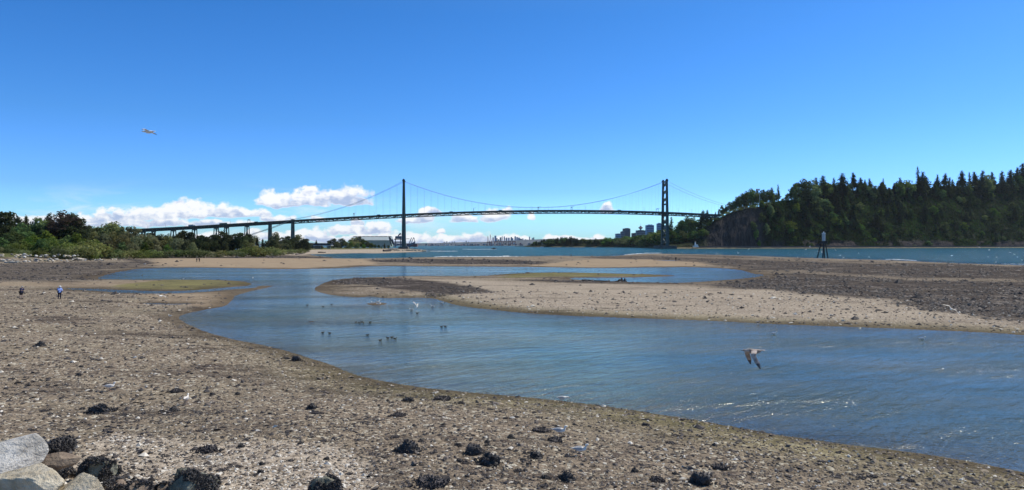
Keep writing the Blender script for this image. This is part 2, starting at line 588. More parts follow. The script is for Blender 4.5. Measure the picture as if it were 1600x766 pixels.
mus = np.maximum(mus, 0.9 * zone([(380, 402), (440, 400), (480, 401), (560, 403.6), (500, 404.6), (230, 404), (225, 402)], 0.4, 0.2, 45))
mus = np.maximum(mus, 0.75 * zone([(900, 403), (1000, 400), (1090, 399), (1200, 403), (1080, 407), (960, 406)], 0.6, 0.5, 46))
streak = zone([(1100, 428), (1250, 428), (1420, 441), (1600, 444), (2000, 460), (2000, 452), (1600, 438), (1420, 436), (1250, 424)], 0.6, 0.3, 47)
mus = mus * (1 - 0.7 * streak)
streak = zone([(1030, 399.5), (1200, 405), (1400, 413), (1400, 415), (1200, 408.5), (1030, 402)], 0.6, 0.3, 47)
mus = mus * (1 - 0.6 * streak)
dch = sdf(w_ch, gx, gy)
nearside = (gy < 8222 / 50.0 * (1 + 0 * gx))
shore = ss(-dch, 7, 0) * (dch < 0) * (rr < 130) * ss(gx, -30, 0)
grn = 0.75 * zone([(260, 438), (330, 437), (395, 443), (365, 449), (300, 454), (180, 453), (200, 446)], 0.6, 0.4, 50)
grn = np.maximum(grn, 0.7 * zone([(780, 428), (900, 426), (1060, 431), (900, 433.5), (780, 436)], 0.5, 0.3, 51))
grn = np.maximum(grn, 0.42 * shore)
snd = zone([(245, 404.5), (560, 404.6), (575, 408), (590, 414), (450, 421), (260, 417), (235, 416)], 0.4, 0.2, 60)
snd = np.maximum(snd, zone([(860, 412), (940, 405), (1080, 408), (1110, 416), (930, 418.5), (830, 416)], 0.4, 0.3, 61))
snd = np.maximum(snd, 0.7 * zone([(215, 462), (290, 458), (366, 456), (362, 474), (330, 482), (240, 474)], 0.4, 0.3, 62))
snd = np.maximum(snd, 0.5 * zone([(-200, 444), (120, 443), (270, 440), (240, 449), (100, 449), (-200, 449)], 0.5, 0.4, 63))
spitz = (0.8 * zone([(440, 399), (460, 394), (540, 391.5), (650, 391.5), (665, 394), (560, 397), (470, 399)], 0.3, 0.1, 64))
pal = 0.75 * zone([(120, 742), (190, 716), (320, 748), (420, 740), (540, 748), (600, 790), (600, 1100), (-300, 1100), (40, 820)], 0.8, 0.9, 70)
pal = np.maximum(pal, spitz)
pal = np.maximum(pal, 0.62 * zone([(500, 455), (640, 470), (690, 440), (800, 442), (1050, 450), (1200, 456), (1390, 470), (1450, 486), (1600, 506), (2200, 560), (2200, 600), (1600, 524), (1200, 506), (800, 488), (690, 470)], 1.2, 0.8, 71))
me = np_mesh('beach', verts, grid_faces(len(dys), len(us)), [], smooth=True)
ca = me.color_attributes.new('zones', 'FLOAT_COLOR', 'POINT')
ca.data.foreach_set('color', np.stack([mus, grn, snd, pal], -1).astype(np.float32).ravel())
wetd = np.clip(dch * 0 + gz, -3, 3)
at = me.attributes.new('hgt', 'FLOAT', 'POINT')
at.data.foreach_set('value', wetd.astype(np.float32).ravel())

bm_ = bpy.data.materials.new('tidal_flat')
bm_.use_nodes = True
t = NT(bm_.node_tree)
tc = t.n('ShaderNodeTexCoord')
ob = tc.outputs['Object']
z_ = t.n('ShaderNodeAttribute', attribute_name='zones')
sz = t.n('ShaderNodeSeparateColor')
t.nt.links.new(z_.outputs['Color'], sz.inputs[0])
hg = t.n('ShaderNodeAttribute', attribute_name='hgt').outputs['Fac']
flat = t.vmul(ob, (1, 1, 0.0))
cell = t.voro(flat, 7.0, 'F1', 'Color')
cs = t.n('ShaderNodeSeparateColor'); t.nt.links.new(cell, cs.inputs[0])
cell2 = t.voro(flat, 2.6, 'F1', 'Color')
cs2 = t.n('ShaderNodeSeparateColor'); t.nt.links.new(cell2, cs2.inputs[0])
n1 = t.noise(flat, 3.5, 6, 0.7)
n2 = t.noise(flat, 0.9, 6, 0.68)
n3 = t.noise(flat, 0.11, 5, 0.6)
n4 = t.noise(t.vmul(flat, (0.35, 1, 1)), 0.35, 6, 0.75)
n5 = t.noise(t.vmul(flat, (0.45, 1, 1)), 0.10, 13, 0.86)
n6 = t.noise(t.vadd(t.vmul(flat, (0.5, 1, 1)), (31.0, 7.0, 0)), 0.16, 13, 0.88)
tone = t.math('ADD', t.math('MULTIPLY', cs.outputs[0], 0.45), t.math('MULTIPLY', t.ramp(n1, 0.3, 0.7), 0.55))
grav = t.mix(tone, (0.088, 0.070, 0.053), (0.41, 0.338, 0.255))
grav = t.mix(t.math('MULTIPLY', t.ramp(n2, 0.50, 0.66), 0.75), grav, (0.062, 0.05, 0.052))
grav = t.mix(t.math('MULTIPLY', t.math('GREATER_THAN', cs.outputs[1], 0.9), 0.75), grav, (0.62, 0.58, 0.47))
grav = t.mix(t.math('MULTIPLY', t.ramp(n3, 0.4, 0.72), 0.35), grav, (0.28, 0.245, 0.17))
grav = t.mix(t.math('MULTIPLY', t.ramp(n4, 0.5, 0.75), 0.35), grav, (0.10, 0.085, 0.075))
grav = t.mix(t.math('MULTIPLY', t.ramp(n5, 0.50, 0.58), 0.8), grav, (0.055, 0.045, 0.043))
grav = t.mix(t.math('MULTIPLY', t.ramp(n6, 0.57, 0.64), 0.65), grav, (0.42, 0.36, 0.26))
n7 = t.noise(t.vmul(t.rot(flat, R(35)), (0.3, 1, 1)), 0.16, 7, 0.7)
grav = t.mix(t.math('MULTIPLY', t.ramp(n7, 0.50, 0.66), 0.42), grav, (0.085, 0.07, 0.06))
palc = t.mix(t.math('MULTIPLY_ADD', t.ramp(n1, 0.35, 0.6), 0.6, t.math('MULTIPLY', cs.outputs[2], 0.4)), (0.18, 0.145, 0.112), (0.60, 0.52, 0.415))
palc = t.mix(t.math('MULTIPLY', t.ramp(n5, 0.53, 0.62), 0.8), palc, (0.13, 0.105, 0.085))
sandc = t.mix(t.ramp(n4, 0.3, 0.7), (0.26, 0.195, 0.135), (0.39, 0.315, 0.22))
musc = t.mix(t.math('MULTIPLY', t.ramp(n6, 0.47, 0.62), t.math('ADD', cs2.outputs[0], 0.3)), (0.034, 0.031, 0.034), (0.29, 0.25, 0.21))
grnc = t.mix(t.ramp(n6, 0.4, 0.6), (0.055, 0.07, 0.018), (0.24, 0.22, 0.10))
brk = n6
brk2 = t.math('MULTIPLY', t.math('SUBTRACT', brk, 0.5), 4.0)
def zm(sock):
    v = t.math('ADD', sock, t.math('MULTIPLY', brk2, t.math('MULTIPLY', sock, 1.0)))
    return t.math('MINIMUM', t.math('MAXIMUM', v, 0.0), 1.0)
c = t.mix(zm(z_.outputs['Alpha']), grav, palc)
c = t.mix(zm(sz.outputs[2]), c, sandc)
c = t.mix(zm(sz.outputs[0]), c, musc)
c = t.mix(zm(sz.outputs[1]), c, grnc)
# wet fringe and the silty bed under water
wet = t.ramp(t.math('ADD', hg, t.math('MULTIPLY', t.math('SUBTRACT', n6, 0.5), 0.25)), 0.20, 0.03)
c = t.mix(t.math('MULTIPLY', wet, 0.62), c, (0.07, 0.055, 0.04))
c = t.mix(t.ramp(hg, -0.05, -0.5), c, t.mix(t.ramp(n5, 0.42, 0.58), (0.20, 0.185, 0.12), (0.09, 0.10, 0.06)))
# grass on the bank
veg = t.math('MULTIPLY', t.ramp(hg, 1.6, 2.3), t.ramp(n2, 0.3, 0.5))
c = t.mix(veg, c, (0.10, 0.11, 0.045))
b = t.n('ShaderNodeBsdfPrincipled')
t.put(b.inputs['Base Color'], c)
b.inputs['Roughness'].default_value = 1.0
b.inputs['Specular IOR Level'].default_value = 0.0
hh = t.math('ADD', t.math('MULTIPLY', n1, 0.10), t.math('MULTIPLY', n2, 0.22))
hh = t.math('ADD', hh, t.math('MULTIPLY', t.voro(flat, 7.0), -0.06))
hh = t.math('MULTIPLY', hh, t.math('SUBTRACT', 1.0, t.math('MULTIPLY', zm(sz.outputs[2]), 0.8)))
bn = t.n('ShaderNodeBump')
bn.inputs['Distance'].default_value = 1.0
bn.inputs['Strength'].default_value = 0.9
t.put(bn.inputs['Height'], hh)
t.nt.links.new(bn.outputs[0], b.inputs['Normal'])
o = t.n('ShaderNodeOutputMaterial'); t.nt.links.new(b.outputs[0], o.inputs[0])
me.materials.append(bm_)
tag(link('ground', me), kind='structure')

_R = {'dys': dys[::-1], 'us': us, 'z': gz[::-1], 'm': mus[::-1], 'p': pal[::-1]}


def lookup(key, x, y):
    x = np.asarray(x, float); y = np.asarray(y, float)
    fi = np.interp(H * F / y, _R['dys'], np.arange(len(dys)))
    fj = np.interp(x / y, us, np.arange(len(us)))
    i = np.minimum(fi.astype(int), len(dys) - 2); j = np.minimum(fj.astype(int), len(us) - 2)
    a, b_ = fi - i, fj - j
    g = _R[key]
    return g[i, j] * (1 - a) * (1 - b_) + g[i + 1, j] * a * (1 - b_) + g[i, j + 1] * (1 - a) * b_ + g[i + 1, j + 1] * a * b_


def hz(x, y):
    return float(lookup('z', x, y))


def gpt(px, py, dz=0.0):
    z = 0.0
    for _ in range(12):
        D = (H - z) * F / (py - Y0)
        z = 0.5 * z + 0.5 * hz(X(px, D), D)
    z = max(z, 0.0)
    D = (H - z) * F / (py - Y0)
    return Vector((X(px, D), D, z + dz))


# ------------------------------------------------------------------ water sheet
wdys = np.concatenate([np.linspace(1400, 420, 30, endpoint=False), np.linspace(420, 20, 260, endpoint=False), np.linspace(20, 0.75, 70)])
wus = np.linspace(-2.4, 2.4, 700)
wx, wy = polar(wdys, wus)
wz = height(wx, wy)
far = wy > 8222 / 4.2
wz = np.where(far, -3.0, wz)
sea_w = np.where(far, 1.0, ss(sdf(w_sea, wx, wy), -3, 3))
me = np_mesh('sea', np.stack([wx, wy, 0 * wx], -1).reshape(-1, 3), grid_faces(len(wdys), len(wus)), [], smooth=True)
a1 = me.attributes.new('depth', 'FLOAT', 'POINT'); a1.data.foreach_set('value', np.clip(-wz, 0, 4).astype(np.float32).ravel())
a2 = me.attributes.new('sea', 'FLOAT', 'POINT'); a2.data.foreach_set('value', sea_w.astype(np.float32).ravel())
wm = bpy.data.materials.new('water')
wm.use_nodes = True
t = NT(wm.node_tree)
ob = t.n('ShaderNodeTexCoord').outputs['Object']
dep = t.n('ShaderNodeAttribute', attribute_name='depth').outputs['Fac']
sea = t.n('ShaderNodeAttribute', attribute_name='sea').outputs['Fac']
r1 = t.rot(ob, R(-44))
rip = t.noise(t.vmul(r1, (0.36, 1.25, 1)), 1.15, 5, 0.58, 0.6)
rip2 = t.noise(t.vmul(t.rot(ob, R(12)), (0.5, 1.0, 1)), 4.5, 3, 0.6, 0.2)
swl = t.noise(t.vmul(t.rot(ob, R(-16)), (0.25, 1.0, 1)), 0.35, 4, 0.6)
gust = t.ramp(t.noise(t.vmul(t.rot(ob, R(-10)), (0.3, 1.0, 1)), 0.09, 4, 0.6), 0.35, 0.68)
amp = t.math('MULTIPLY_ADD', gust, 0.75, 0.35)
hgt = t.math('ADD', t.math('MULTIPLY', rip, 0.42), t.math('MULTIPLY', rip2, 0.09))
hgt = t.math('MULTIPLY', hgt, amp)
chop = t.math('ADD', t.math('MULTIPLY', swl, 1.3), t.math('MULTIPLY', t.noise(t.vmul(r1, (0.5, 1, 1)), 0.9, 4, 0.6), 0.5))
hgt = t.math('ADD', hgt, t.math('MULTIPLY', chop, t.math('MULTIPLY', sea, 1.0)))
bn = t.n('ShaderNodeBump')
bn.inputs['Distance'].default_value = 1.0
bn.inputs['Strength'].default_value = 1.0
t.put(bn.inputs['Height'], hgt)
gl = t.n('ShaderNodeBsdfGlossy'); gl.inputs['Roughness'].default_value = 0.11
gl.inputs['Color'].default_value = (0.95, 1, 0.97, 1)
t.nt.links.new(bn.outputs[0], gl.inputs['Normal'])
body = t.n('ShaderNodeBsdfDiffuse')
silt_ = t.ramp(t.noise(t.vmul(t.rot(ob, R(12)), (0.4, 1, 1)), 0.12, 6, 0.65), 0.38, 0.66)
t.put(body.inputs[0], t.mix(sea, t.mix(silt_, (0.065, 0.135, 0.16), (0.17, 0.19, 0.155)), (0.008, 0.066, 0.088)))
t.nt.links.new(bn.outputs[0], body.inputs['Normal'])
trn = t.n('ShaderNodeBsdfTransparent'); trn.inputs[0].default_value = (0.80, 0.88, 0.86, 1)
turb = t.math('SUBTRACT', 1.0, t.math('POWER', 2.718, t.math('MULTIPLY', dep, -0.95)))
m1 = t.n('ShaderNodeMixShader')
t.put(m1.inputs[0], turb)
t.nt.links.new(trn.outputs[0], m1.inputs[1]); t.nt.links.new(body.outputs[0], m1.inputs[2])
fr = t.n('ShaderNodeFresnel'); fr.inputs['IOR'].default_value = 1.33
t.nt.links.new(bn.outputs[0], fr.inputs['Normal'])
cap_ = t.math('MULTIPLY_ADD', sea, -0.36, 0.60)
ff = t.math('MINIMUM', fr.outputs[0], cap_)
m2 = t.n('ShaderNodeMixShader')
t.put(m2.inputs[0], ff)
t.nt.links.new(m1.outputs[0], m2.inputs[1]); t.nt.links.new(gl.outputs[0], m2.inputs[2])
# small breaking crests out at sea
foam = t.n('ShaderNodeBsdfDiffuse'); foam.inputs[0].default_value = (0.8, 0.84, 0.86, 1)
fm = t.noise(t.vmul(ob, (0.10, 0.35, 1)), 1.0, 4, 0.7)
wind = t.ramp(t.noise(t.vmul(ob, (1, 1, 1)), 0.006, 2, 0.5), 0.40, 0.62)
fsel = t.math('MULTIPLY', t.ramp(fm, 0.645, 0.675), t.math('MULTIPLY', sea, wind))
m3 = t.n('ShaderNodeMixShader')
t.put(m3.inputs[0], t.math('MULTIPLY', fsel, 0.8))
t.nt.links.new(m2.outputs[0], m3.inputs[1]); t.nt.links.new(foam.outputs[0], m3.inputs[2])
o = t.n('ShaderNodeOutputMaterial'); t.nt.links.new(m3.outputs[0], o.inputs[0])
me.materials.append(wm)
tag(link('water', me), kind='structure')
# sea bed under the far water
bed = MB().box((0, 5500, -6), (53000, 12000, 1))
bed.build('seabed', pm('silt', (0.08, 0.075, 0.05), (0.12, 0.11, 0.08), 0.05)).__setitem__('kind', 'structure')


def foam_strip(pts, wd, label=None):
    """breaking surf: a thin lumpy ridge"""
    n = 60 * (len(pts) - 1)
    vs = []; fs = []
    P_ = [Vector((X(a, H * F / (b - Y0)), H * F / (b - Y0), 0)) for a, b in pts]
    for i in range(n + 1):
        s_ = i / n * (len(P_) - 1); k = min(int(s_), len(P_) - 2)
        p = P_[k].lerp(P_[k + 1], s_ - k)
        wv = wd * (0.25 + 1.1 * rnd.random() ** 1.5) * math.sin(math.pi * i / n) ** 0.3
        j = wd * 0.3 * (rnd.random() - 0.5)
        for a, hgt_ in ((-1, -0.02), (-0.5, 0.16), (0.3, 0.22), (1, -0.02)):
            vs.append((p.x, p.y + a * wv + j, hgt_ * (0.4 + rnd.random()) * min(1, wv / wd + 0.2)))
    for i in range(n):
        for k in range(3):
            a = i * 4 + k
            fs.append((a, a + 4, a + 5, a + 1))
    m = MB(); m.add(vs, fs)
    o = m.build('surf_foam', FOAM, None, True)
    return tag(o, label, 'foam', kind='stuff')


FOAM = pm('foam', (0.72, 0.76, 0.78), (0.88, 0.9, 0.9), 2.0, 0.9)
foam_strip([(678, 401.7), (700, 401.0), (770, 401.2), (830, 401.0)], 2.6, 'line of white surf along the outer edge of the far sandbar')
foam_strip([(785, 400.3), (796, 400.2)], 3.5, 'short white breaker beyond the sandbar, left of the far forest')
foam_strip([(1384, 405.6), (1408, 406.0), (1432, 407.6)], 1.6, 'white breaking surf on the outer edge of the right mussel bar')
foam_strip([(1565, 412.4), (1600, 413.8), (1650, 415.5)], 1.2, 'white surf line where the mussel bar leaves the right edge')
foam_strip([(1035, 395.8), (1010, 395.8), (975, 398.3)], 1.4, 'thin surf line beside the tip of the outer bar')
foam_strip([(672, 392.6), (690, 392.8), (715, 392.6)], 5, 'pale rip line running off the tip of the spit')

# ------------------------------------------------------------------ right-hand headland and the low point behind the bridge
HX = [800, 815, 830, 860, 900, 960, 1000, 1025, 1045, 1060, 1085, 1100, 1120, 1135, 1150, 1180, 1210, 1250, 1300, 1400, 1500, 1600, 1900, 2300, 2600]
HS = [2300, 2250, 2200, 2120, 2050, 1950, 1780, 1500, 1330, 1330, 1335, 1340, 1350, 1360, 1365, 1380, 1395, 1420, 1450, 1520, 1610, 1720, 2100, 2500, 2800]
HG = [383.5, 383.2, 383, 382.5, 381.5, 379, 376, 376, 376, 375, 366, 356, 343, 335, 329, 324, 319, 313, 302, 297, 295, 290, 285, 300, 330]
HW = [60, 60, 60, 60, 60, 80, 90, 90, 90, 90, 80, 45, 32, 28, 26, 26, 34, 90, 150, 170, 180, 200, 250, 250, 250]
ucol = np.concatenate([np.linspace(805, 1040, 70, endpoint=False), np.linspace(1040, 1640, 300, endpoint=False), np.linspace(1640, 2600, 60)])
tt = np.concatenate([np.linspace(-30, 0, 3, endpoint=False), np.linspace(0, 16, 9, endpoint=False), np.linspace(16, 320, 90), np.linspace(340, 900, 12)])
CC, TT = np.meshgrid(ucol, tt, indexing='xy')


def hill_z(px, tm):
    Ds = np.interp(px, HX, HS); W = np.interp(px, HX, HW)
    top = H + (Y0 - np.interp(px, HX, HG)) / F * (Ds + 14 + W)
    top = np.maximum(top, 3.0)
    q = np.clip((tm - 16) / W, 0, 1)
    prof = np.where(px < 1225, np.sin(q * math.pi / 2) ** 0.8, q ** 0.9)
    z = np.where(tm < 0, tm * 0.12, np.where(tm < 13, 0.2 + tm * 0.11, 3.2 + (top - 3.2) * prof))
    z = z + np.clip(tm - 16 - W, 0, 500) * 0.03
    z = np.where(z > 0, z * ss(px, 815, 850) - 0.3 * (1 - ss(px, 815, 850)), z)
    return z


hd = np.interp(CC, HX, HS) + TT
hx = X(CC, hd)
hz_ = hill_z(CC, TT)
rough = fbm(hx + TT * 0.7, hz_ * 1.3 + TT, 24, 5, 80) * 9 + fbm(hx, hz_ * 0.5 + TT, 7, 4, 81) * 5
hy = hd + rough * ((TT > 15) & (TT < 320)) * np.clip((CC - 1080) / 30, 0, 1)
hz_ = hz_ + np.where(TT > 16, fbm(hx, hd, 18, 3, 82) * 3, 0) + np.where((TT > 0) & (TT < 13), fbm(hx, hd, 5, 3, 83) * 0.9, 0)
me = np_mesh('headland', np.stack([hx, hy, hz_], -1).reshape(-1, 3), grid_faces(len(tt), len(ucol)), [], smooth=False)
rock = ss(CC, 1096, 1112) * ss(-CC, -1205, -1188) * ss(-TT, -60, -24) * (TT > 13)
low_r = (CC > 1205) * (TT > 13) * ss(-hz_, -19, -12) * ss(fbm(hx, hz_, 30, 2, 84), -0.15, 0.05)
strand = ((TT <= 13)).astype(float)
ca = me.color_attributes.new('zones', 'FLOAT_COLOR', 'POINT')
ca.data.foreach_set('color', np.stack([np.maximum(rock, low_r), strand, 0 * strand, 0 * strand], -1).astype(np.float32).ravel())
hm = bpy.data.materials.new('headland_ground')
hm.use_nodes = True
t = NT(hm.node_tree)
ob = t.n('ShaderNodeTexCoord').outputs['Object']
z_ = t.n('ShaderNodeAttribute', attribute_name='zones')
sz = t.n('ShaderNodeSeparateColor'); t.nt.links.new(z_.outputs['Color'], sz.inputs[0])
n1 = t.noise(ob, 0.12, 6, 0.65); n2 = t.noise(t.vmul(ob, (1, 1, 0.25)), 0.22, 6, 0.7)
veg = t.mix(t.ramp(n1, 0.3, 0.7), (0.010, 0.016, 0.008), (0.04, 0.05, 0.018))
rk = t.mix(t.ramp(n2, 0.3, 0.7), (0.028, 0.025, 0.026), (0.080, 0.066, 0.062))
st = t.mix(t.ramp(t.noise(t.vmul(ob, (0.3, 1, 1)), 0.4, 5, 0.7), 0.35, 0.65), (0.09, 0.08, 0.055), (0.36, 0.30, 0.18))
c = t.mix(sz.outputs[0], veg, rk)
c = t.mix(sz.outputs[1], c, st)
b = t.n('ShaderNodeBsdfPrincipled'); t.put(b.inputs['Base Color'], c); b.inputs['Roughness'].default_value = 0.95
b.inputs['Specular IOR Level'].default_value = 0.1
bn = t.n('ShaderNodeBump'); bn.inputs['Distance'].default_value = 6.0; bn.inputs['Strength'].default_value = 1
t.put(bn.inputs['Height'], n2); t.nt.links.new(bn.outputs[0], b.inputs['Normal'])
o = t.n('ShaderNodeOutputMaterial'); t.nt.links.new(b.outputs[0], o.inputs[0])
me.materials.append(hm)
tag(link('headland_hill', me), kind='structure')

# undergrowth: nobody could count it
N = 90000
upx = nr.uniform(1188, 1720, N); ut = 14 + nr.random_sample(N) * (np.interp(upx, HX, HW) + 18)
uz = hill_z(upx, ut); ud = np.interp(upx, HX, HS) + ut
ok_ = ~((uz < 15) & (fbm(X(upx, ud), uz, 30, 2, 84) > -0.05)) & (nr.random_sample(N) < ss(upx, 1186, 1212))
upx, ut, uz, ud = upx[ok_], ut[ok_], uz[ok_], ud[ok_]
N = len(upx)
cen = np.stack([X(upx, ud), ud - 1, uz + nr.uniform(0, 1, N) ** 1.5 * (2.5 + 5 * np.clip(fbm(X(upx, ud), ud + uz, 14, 3, 85) + .25, 0, 1))], 1)
nn = nr.normal(size=(N, 3)) * 0.6 + np.array([0, -.5, .7])
nn /= np.linalg.norm(nn, axis=1, keepdims=True)
ua = np.cross(nn, nr.normal(size=(N, 3))); ua /= np.linalg.norm(ua, axis=1, keepdims=True); ub = np.cross(nn, ua)
us_ = nr.uniform(.8, 2.0, (N, 1))
V_ = np.stack([cen + ua * us_, cen + ub * us_ * .7, cen - ua * us_, cen - ub * us_ * .7], 1).reshape(-1, 3)
UND = [leaf_mat('undergrowth_dark', (0.014, 0.026, 0.010), (0.04, 0.06, 0.02), 0, .06), leaf_mat('undergrowth_light', (0.028, 0.052, 0.016), (0.085, 0.125, 0.034), 0, .06)]
tag(link('undergrowth', np_mesh('undergrowth', V_, np.arange(4 * N).reshape(-1, 4), UND, fmat=(fbm(cen[:, 0], cen[:, 1] + cen[:, 2], 22, 3, 86) > .06).astype(int))), 'dense dark green undergrowth covering the slope between the headland trees', 'undergrowth', kind='stuff')

# seawall at the foot of the headland
m = MB()
xs = list(range(1090, 2300, 10))
for a, b_ in zip(xs[:-1], xs[1:]):
    d0 = np.interp(a, HX, HS) + 12.5; d1 = np.interp(b_, HX, HS) + 12.5
    m.bar((X(a, d0), d0, 2.6), (X(b_, d1), d1, 2.6), 0.9, 3.6)
STONE_DK = pm('seawall_stone', (0.07, 0.065, 0.06), (0.14, 0.125, 0.11), 0.6, 0.9, bump=0.1)
tag(m.build('seawall', STONE_DK), 'dark stone seawall running along the foot of the wooded headland', 'sea wall')

# far shore hills
def far_ridge(name, pts, D, depth, mat):
    px = np.linspace(pts[0][0], pts[-1][0], 220)
    top = np.interp(px, [p[0] for p in pts], [p[1] for p in pts])
    rows = np.linspace(0, 1, 14)
    PX, Q = np.meshgrid(px, rows, indexing='xy')
    DD = D + Q * depth
    Z = (H + (Y0 - top)[None, :] / F * (D + depth * 0.7)) * np.sin(np.clip(Q, 0, 1) * math.pi * 0.7) ** 0.8
    xx = X(PX, DD)
    Z = Z * (1 + fbm(xx, DD, 300, 4, 90) * 0.25) + 0.5
    Z[0] = -1
    me = np_mesh(name, np.stack([xx, DD, Z], -1).reshape(-1, 3), grid_faces(14, 220), [mat], smooth=False)
    return tag(link(name, me), kind='structure')


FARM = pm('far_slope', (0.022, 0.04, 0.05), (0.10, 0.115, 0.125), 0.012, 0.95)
far_ridge('far_shore_hill', [(430, 383), (520, 380), (600, 380), (680, 380.3), (700, 379.4), (760, 378.2), (800, 376), (850, 374), (905, 374.5), (960, 377), (1040, 379)], 4600, 1500, FARM)
far_ridge('far_mountain_slope', [(380, 382), (470, 379.4), (560, 380.5), (620, 383)], 6600, 1500, FARM)

# ------------------------------------------------------------------ tree prototypes
def quads_mesh(name, cen, size, nrm, mats, extra=None, fm=0, aspect=0.6):
    """many small leaf-clump quads; cen (n,3), size (n,), nrm (n,3)"""
    n = len(cen)
    nrm = nrm / np.maximum(np.linalg.norm(nrm, axis=1, keepdims=True), 1e-6)
    a = np.cross(nrm, nr.normal(size=(n, 3))); a /= np.maximum(np.linalg.norm(a, axis=1, keepdims=True), 1e-6)
    b = np.cross(nrm, a)
    s = size[:, None]
    v = np.stack([cen + a * s, cen + b * s * aspect, cen - a * s * 0.9, cen - b * s * aspect * 1.1], 1)
    v += nr.normal(size=v.shape) * s[:, None] * 0.12
    return v.reshape(-1, 3), np.arange(4 * n).reshape(-1, 4)


BARK = pm('bark', (0.06, 0.045, 0.035), (0.14, 0.11, 0.085), 2.0, 0.95, stretch=(1, 1, 0.3))
L_CON = leaf_mat('conifer_needles', (0.022, 0.046, 0.020), (0.075, 0.11, 0.036), 0.5)
L_DEC = leaf_mat('broadleaf_foliage', (0.052, 0.098, 0.028), (0.17, 0.24, 0.06), 0.5)
L_OLV = leaf_mat('olive_foliage', (0.09, 0.105, 0.045), (0.27, 0.28, 0.13), 0.45)
L_DRK = leaf_mat('dark_foliage', (0.032, 0.050, 0.025), (0.105, 0.12, 0.055), 0.35)
L_RED = leaf_mat('reddish_foliage', (0.05, 0.045, 0.032), (0.13, 0.10, 0.075), 0.2)
L_BSH = leaf_mat('bush_foliage', (0.09, 0.12, 0.034), (0.25, 0.28, 0.10), 0.35, 0.6)


def crown_broad(n_clump, n_leaf, w_, h_, base, leaf, seed, lop=0.25, mat=None):
    r_ = np.random.RandomState(seed)
    cl = []
    while len(cl) < n_clump:
        p = r_.uniform(-1, 1, 3)
        d = np.linalg.norm(p)
        if d > 1 or d < 0.25:
            continue
        taper = 1 - 0.35 * max(p[2], 0)
        cl.append((p[0] * w_ / 2 * taper, p[1] * w_ / 2 * taper, base + (h_ - base) * (0.5 + 0.5 * p[2]) + r_.normal() * 0.03 * h_, r_.uniform(0.11, 0.24) * w_))
    cl = np.array(cl)
    cl[:, 0] += np.sin(cl[:, 2] * 0.3 + seed) * lop * w_ * 0.3
    k = r_.randint(0, n_clump, n_leaf)
    d = r_.normal(size=(n_leaf, 3)); d /= np.linalg.norm(d, axis=1, keepdims=True)
    rad = r_.uniform(0.55, 1.08, n_leaf) ** 0.7
    cen = cl[k, :3] + d * (cl[k, 3] * rad)[:, None] * np.array([1, 1, 0.72])
    nrm = d + r_.normal(size=d.shape) * 0.55 + np.array([0, 0, 0.35])
    return quads_mesh('c', cen, leaf * r_.uniform(0.6, 1.35, n_leaf), nrm, None), cl


def crown_conifer(n_br, w_, h_, base, leaf, seed, ragged=0.5, per=9):
    r_ = np.random.RandomState(seed)
    shp = r_.uniform(0.45, 0.85)
    cen = []; nn = []; sz_ = []
    for i in range(n_br):
        q = (i + r_.uniform(0, 1)) / n_br
        z = base + (h_ - base) * q
        prof = (1 - q) ** shp * (0.6 + 0.4 * min(1, q * 6)) * (0.78 + 0.3 * math.sin(q * 17 + seed) * math.sin(q * 7 + seed * 2))
        L = w_ / 2 * prof * r_.uniform(1 - ragged, 1 + ragged * 0.5) + 0.02 * h_ * (1 - q)
        a = r_.uniform(0, 2 * math.pi)
        m_ = max(2, int(per * (0.3 + prof)))
        s_ = np.linspace(0.12, 1.0, m_) * L
        droop = -0.28 * (s_ / max(L, 0.01)) ** 1.4 * L + 0.05 * L
        off = r_.normal(size=(m_, 3)) * leaf * 0.45
        cen.append(np.stack([np.cos(a) * s_, np.sin(a) * s_, z + droop], 1) + off)
        nn.append(np.stack([np.cos(a) * 0.4 + r_.normal(size=m_) * 0.4, np.sin(a) * 0.4 + r_.normal(size=m_) * 0.4, np.ones(m_) * 0.8], 1))
        sz_.append(leaf * r_.uniform(0.6, 1.3, m_) * (0.45 + 0.75 * (1 - q)))
    cen = np.concatenate(cen); nn = np.concatenate(nn); sz_ = np.concatenate(sz_)
    return quads_mesh('c', cen, sz_, nn, None)


def make_tree(name, kind, mat, seed, w_, h_, dens=1.0, leaf=None, base=None):
    """kind: 'con' or 'broad' ; returns root with children trunk, crown"""
    root = empty(name, (0, -900, -60))
    m = MB()
    base = h_ * (0.12 if kind == 'con' else 0.22) if base is None else base
    tr = h_ * (0.016 if kind == 'con' else 0.022)
    if kind == 'con':
        m.tube([(0, 0, -0.5), (0.0, 0, h_ * 0.5), (0, 0, h_ * 0.98)], [tr, tr * 0.6, tr * 0.08], 6)
        (v, f) = crown_conifer(int(190 * dens), w_, h_, base, leaf or h_ * 0.028, seed)
    else:
        (v, f), cl = crown_broad(int(34 * max(0.6, dens ** 0.5)), int(1500 * dens), w_, h_, base, leaf or h_ * 0.035, seed)
        m.tube([(0, 0, -0.5), (0.02 * w_, 0, h_ * 0.3), (0, 0.02 * w_, h_ * 0.75)], [tr, tr * 0.8, tr * 0.25], 6)
        for q in cl[::3]:
            m.tube([(0.01 * w_, 0, h_ * 0.25 + 0.2 * (q[2] - h_ * 0.25)), (q[0] * 0.6, q[1] * 0.6, q[2] * 0.85 + 0.02 * h_), tuple(q[:3])], [tr * 0.45, tr * 0.28, tr * 0.08], 4)
    m.build('trunk', BARK, root)
    link('crown', np_mesh('crown', v, f, mat), root)
    root['hh'] = h_; root['ww'] = w_
    return root


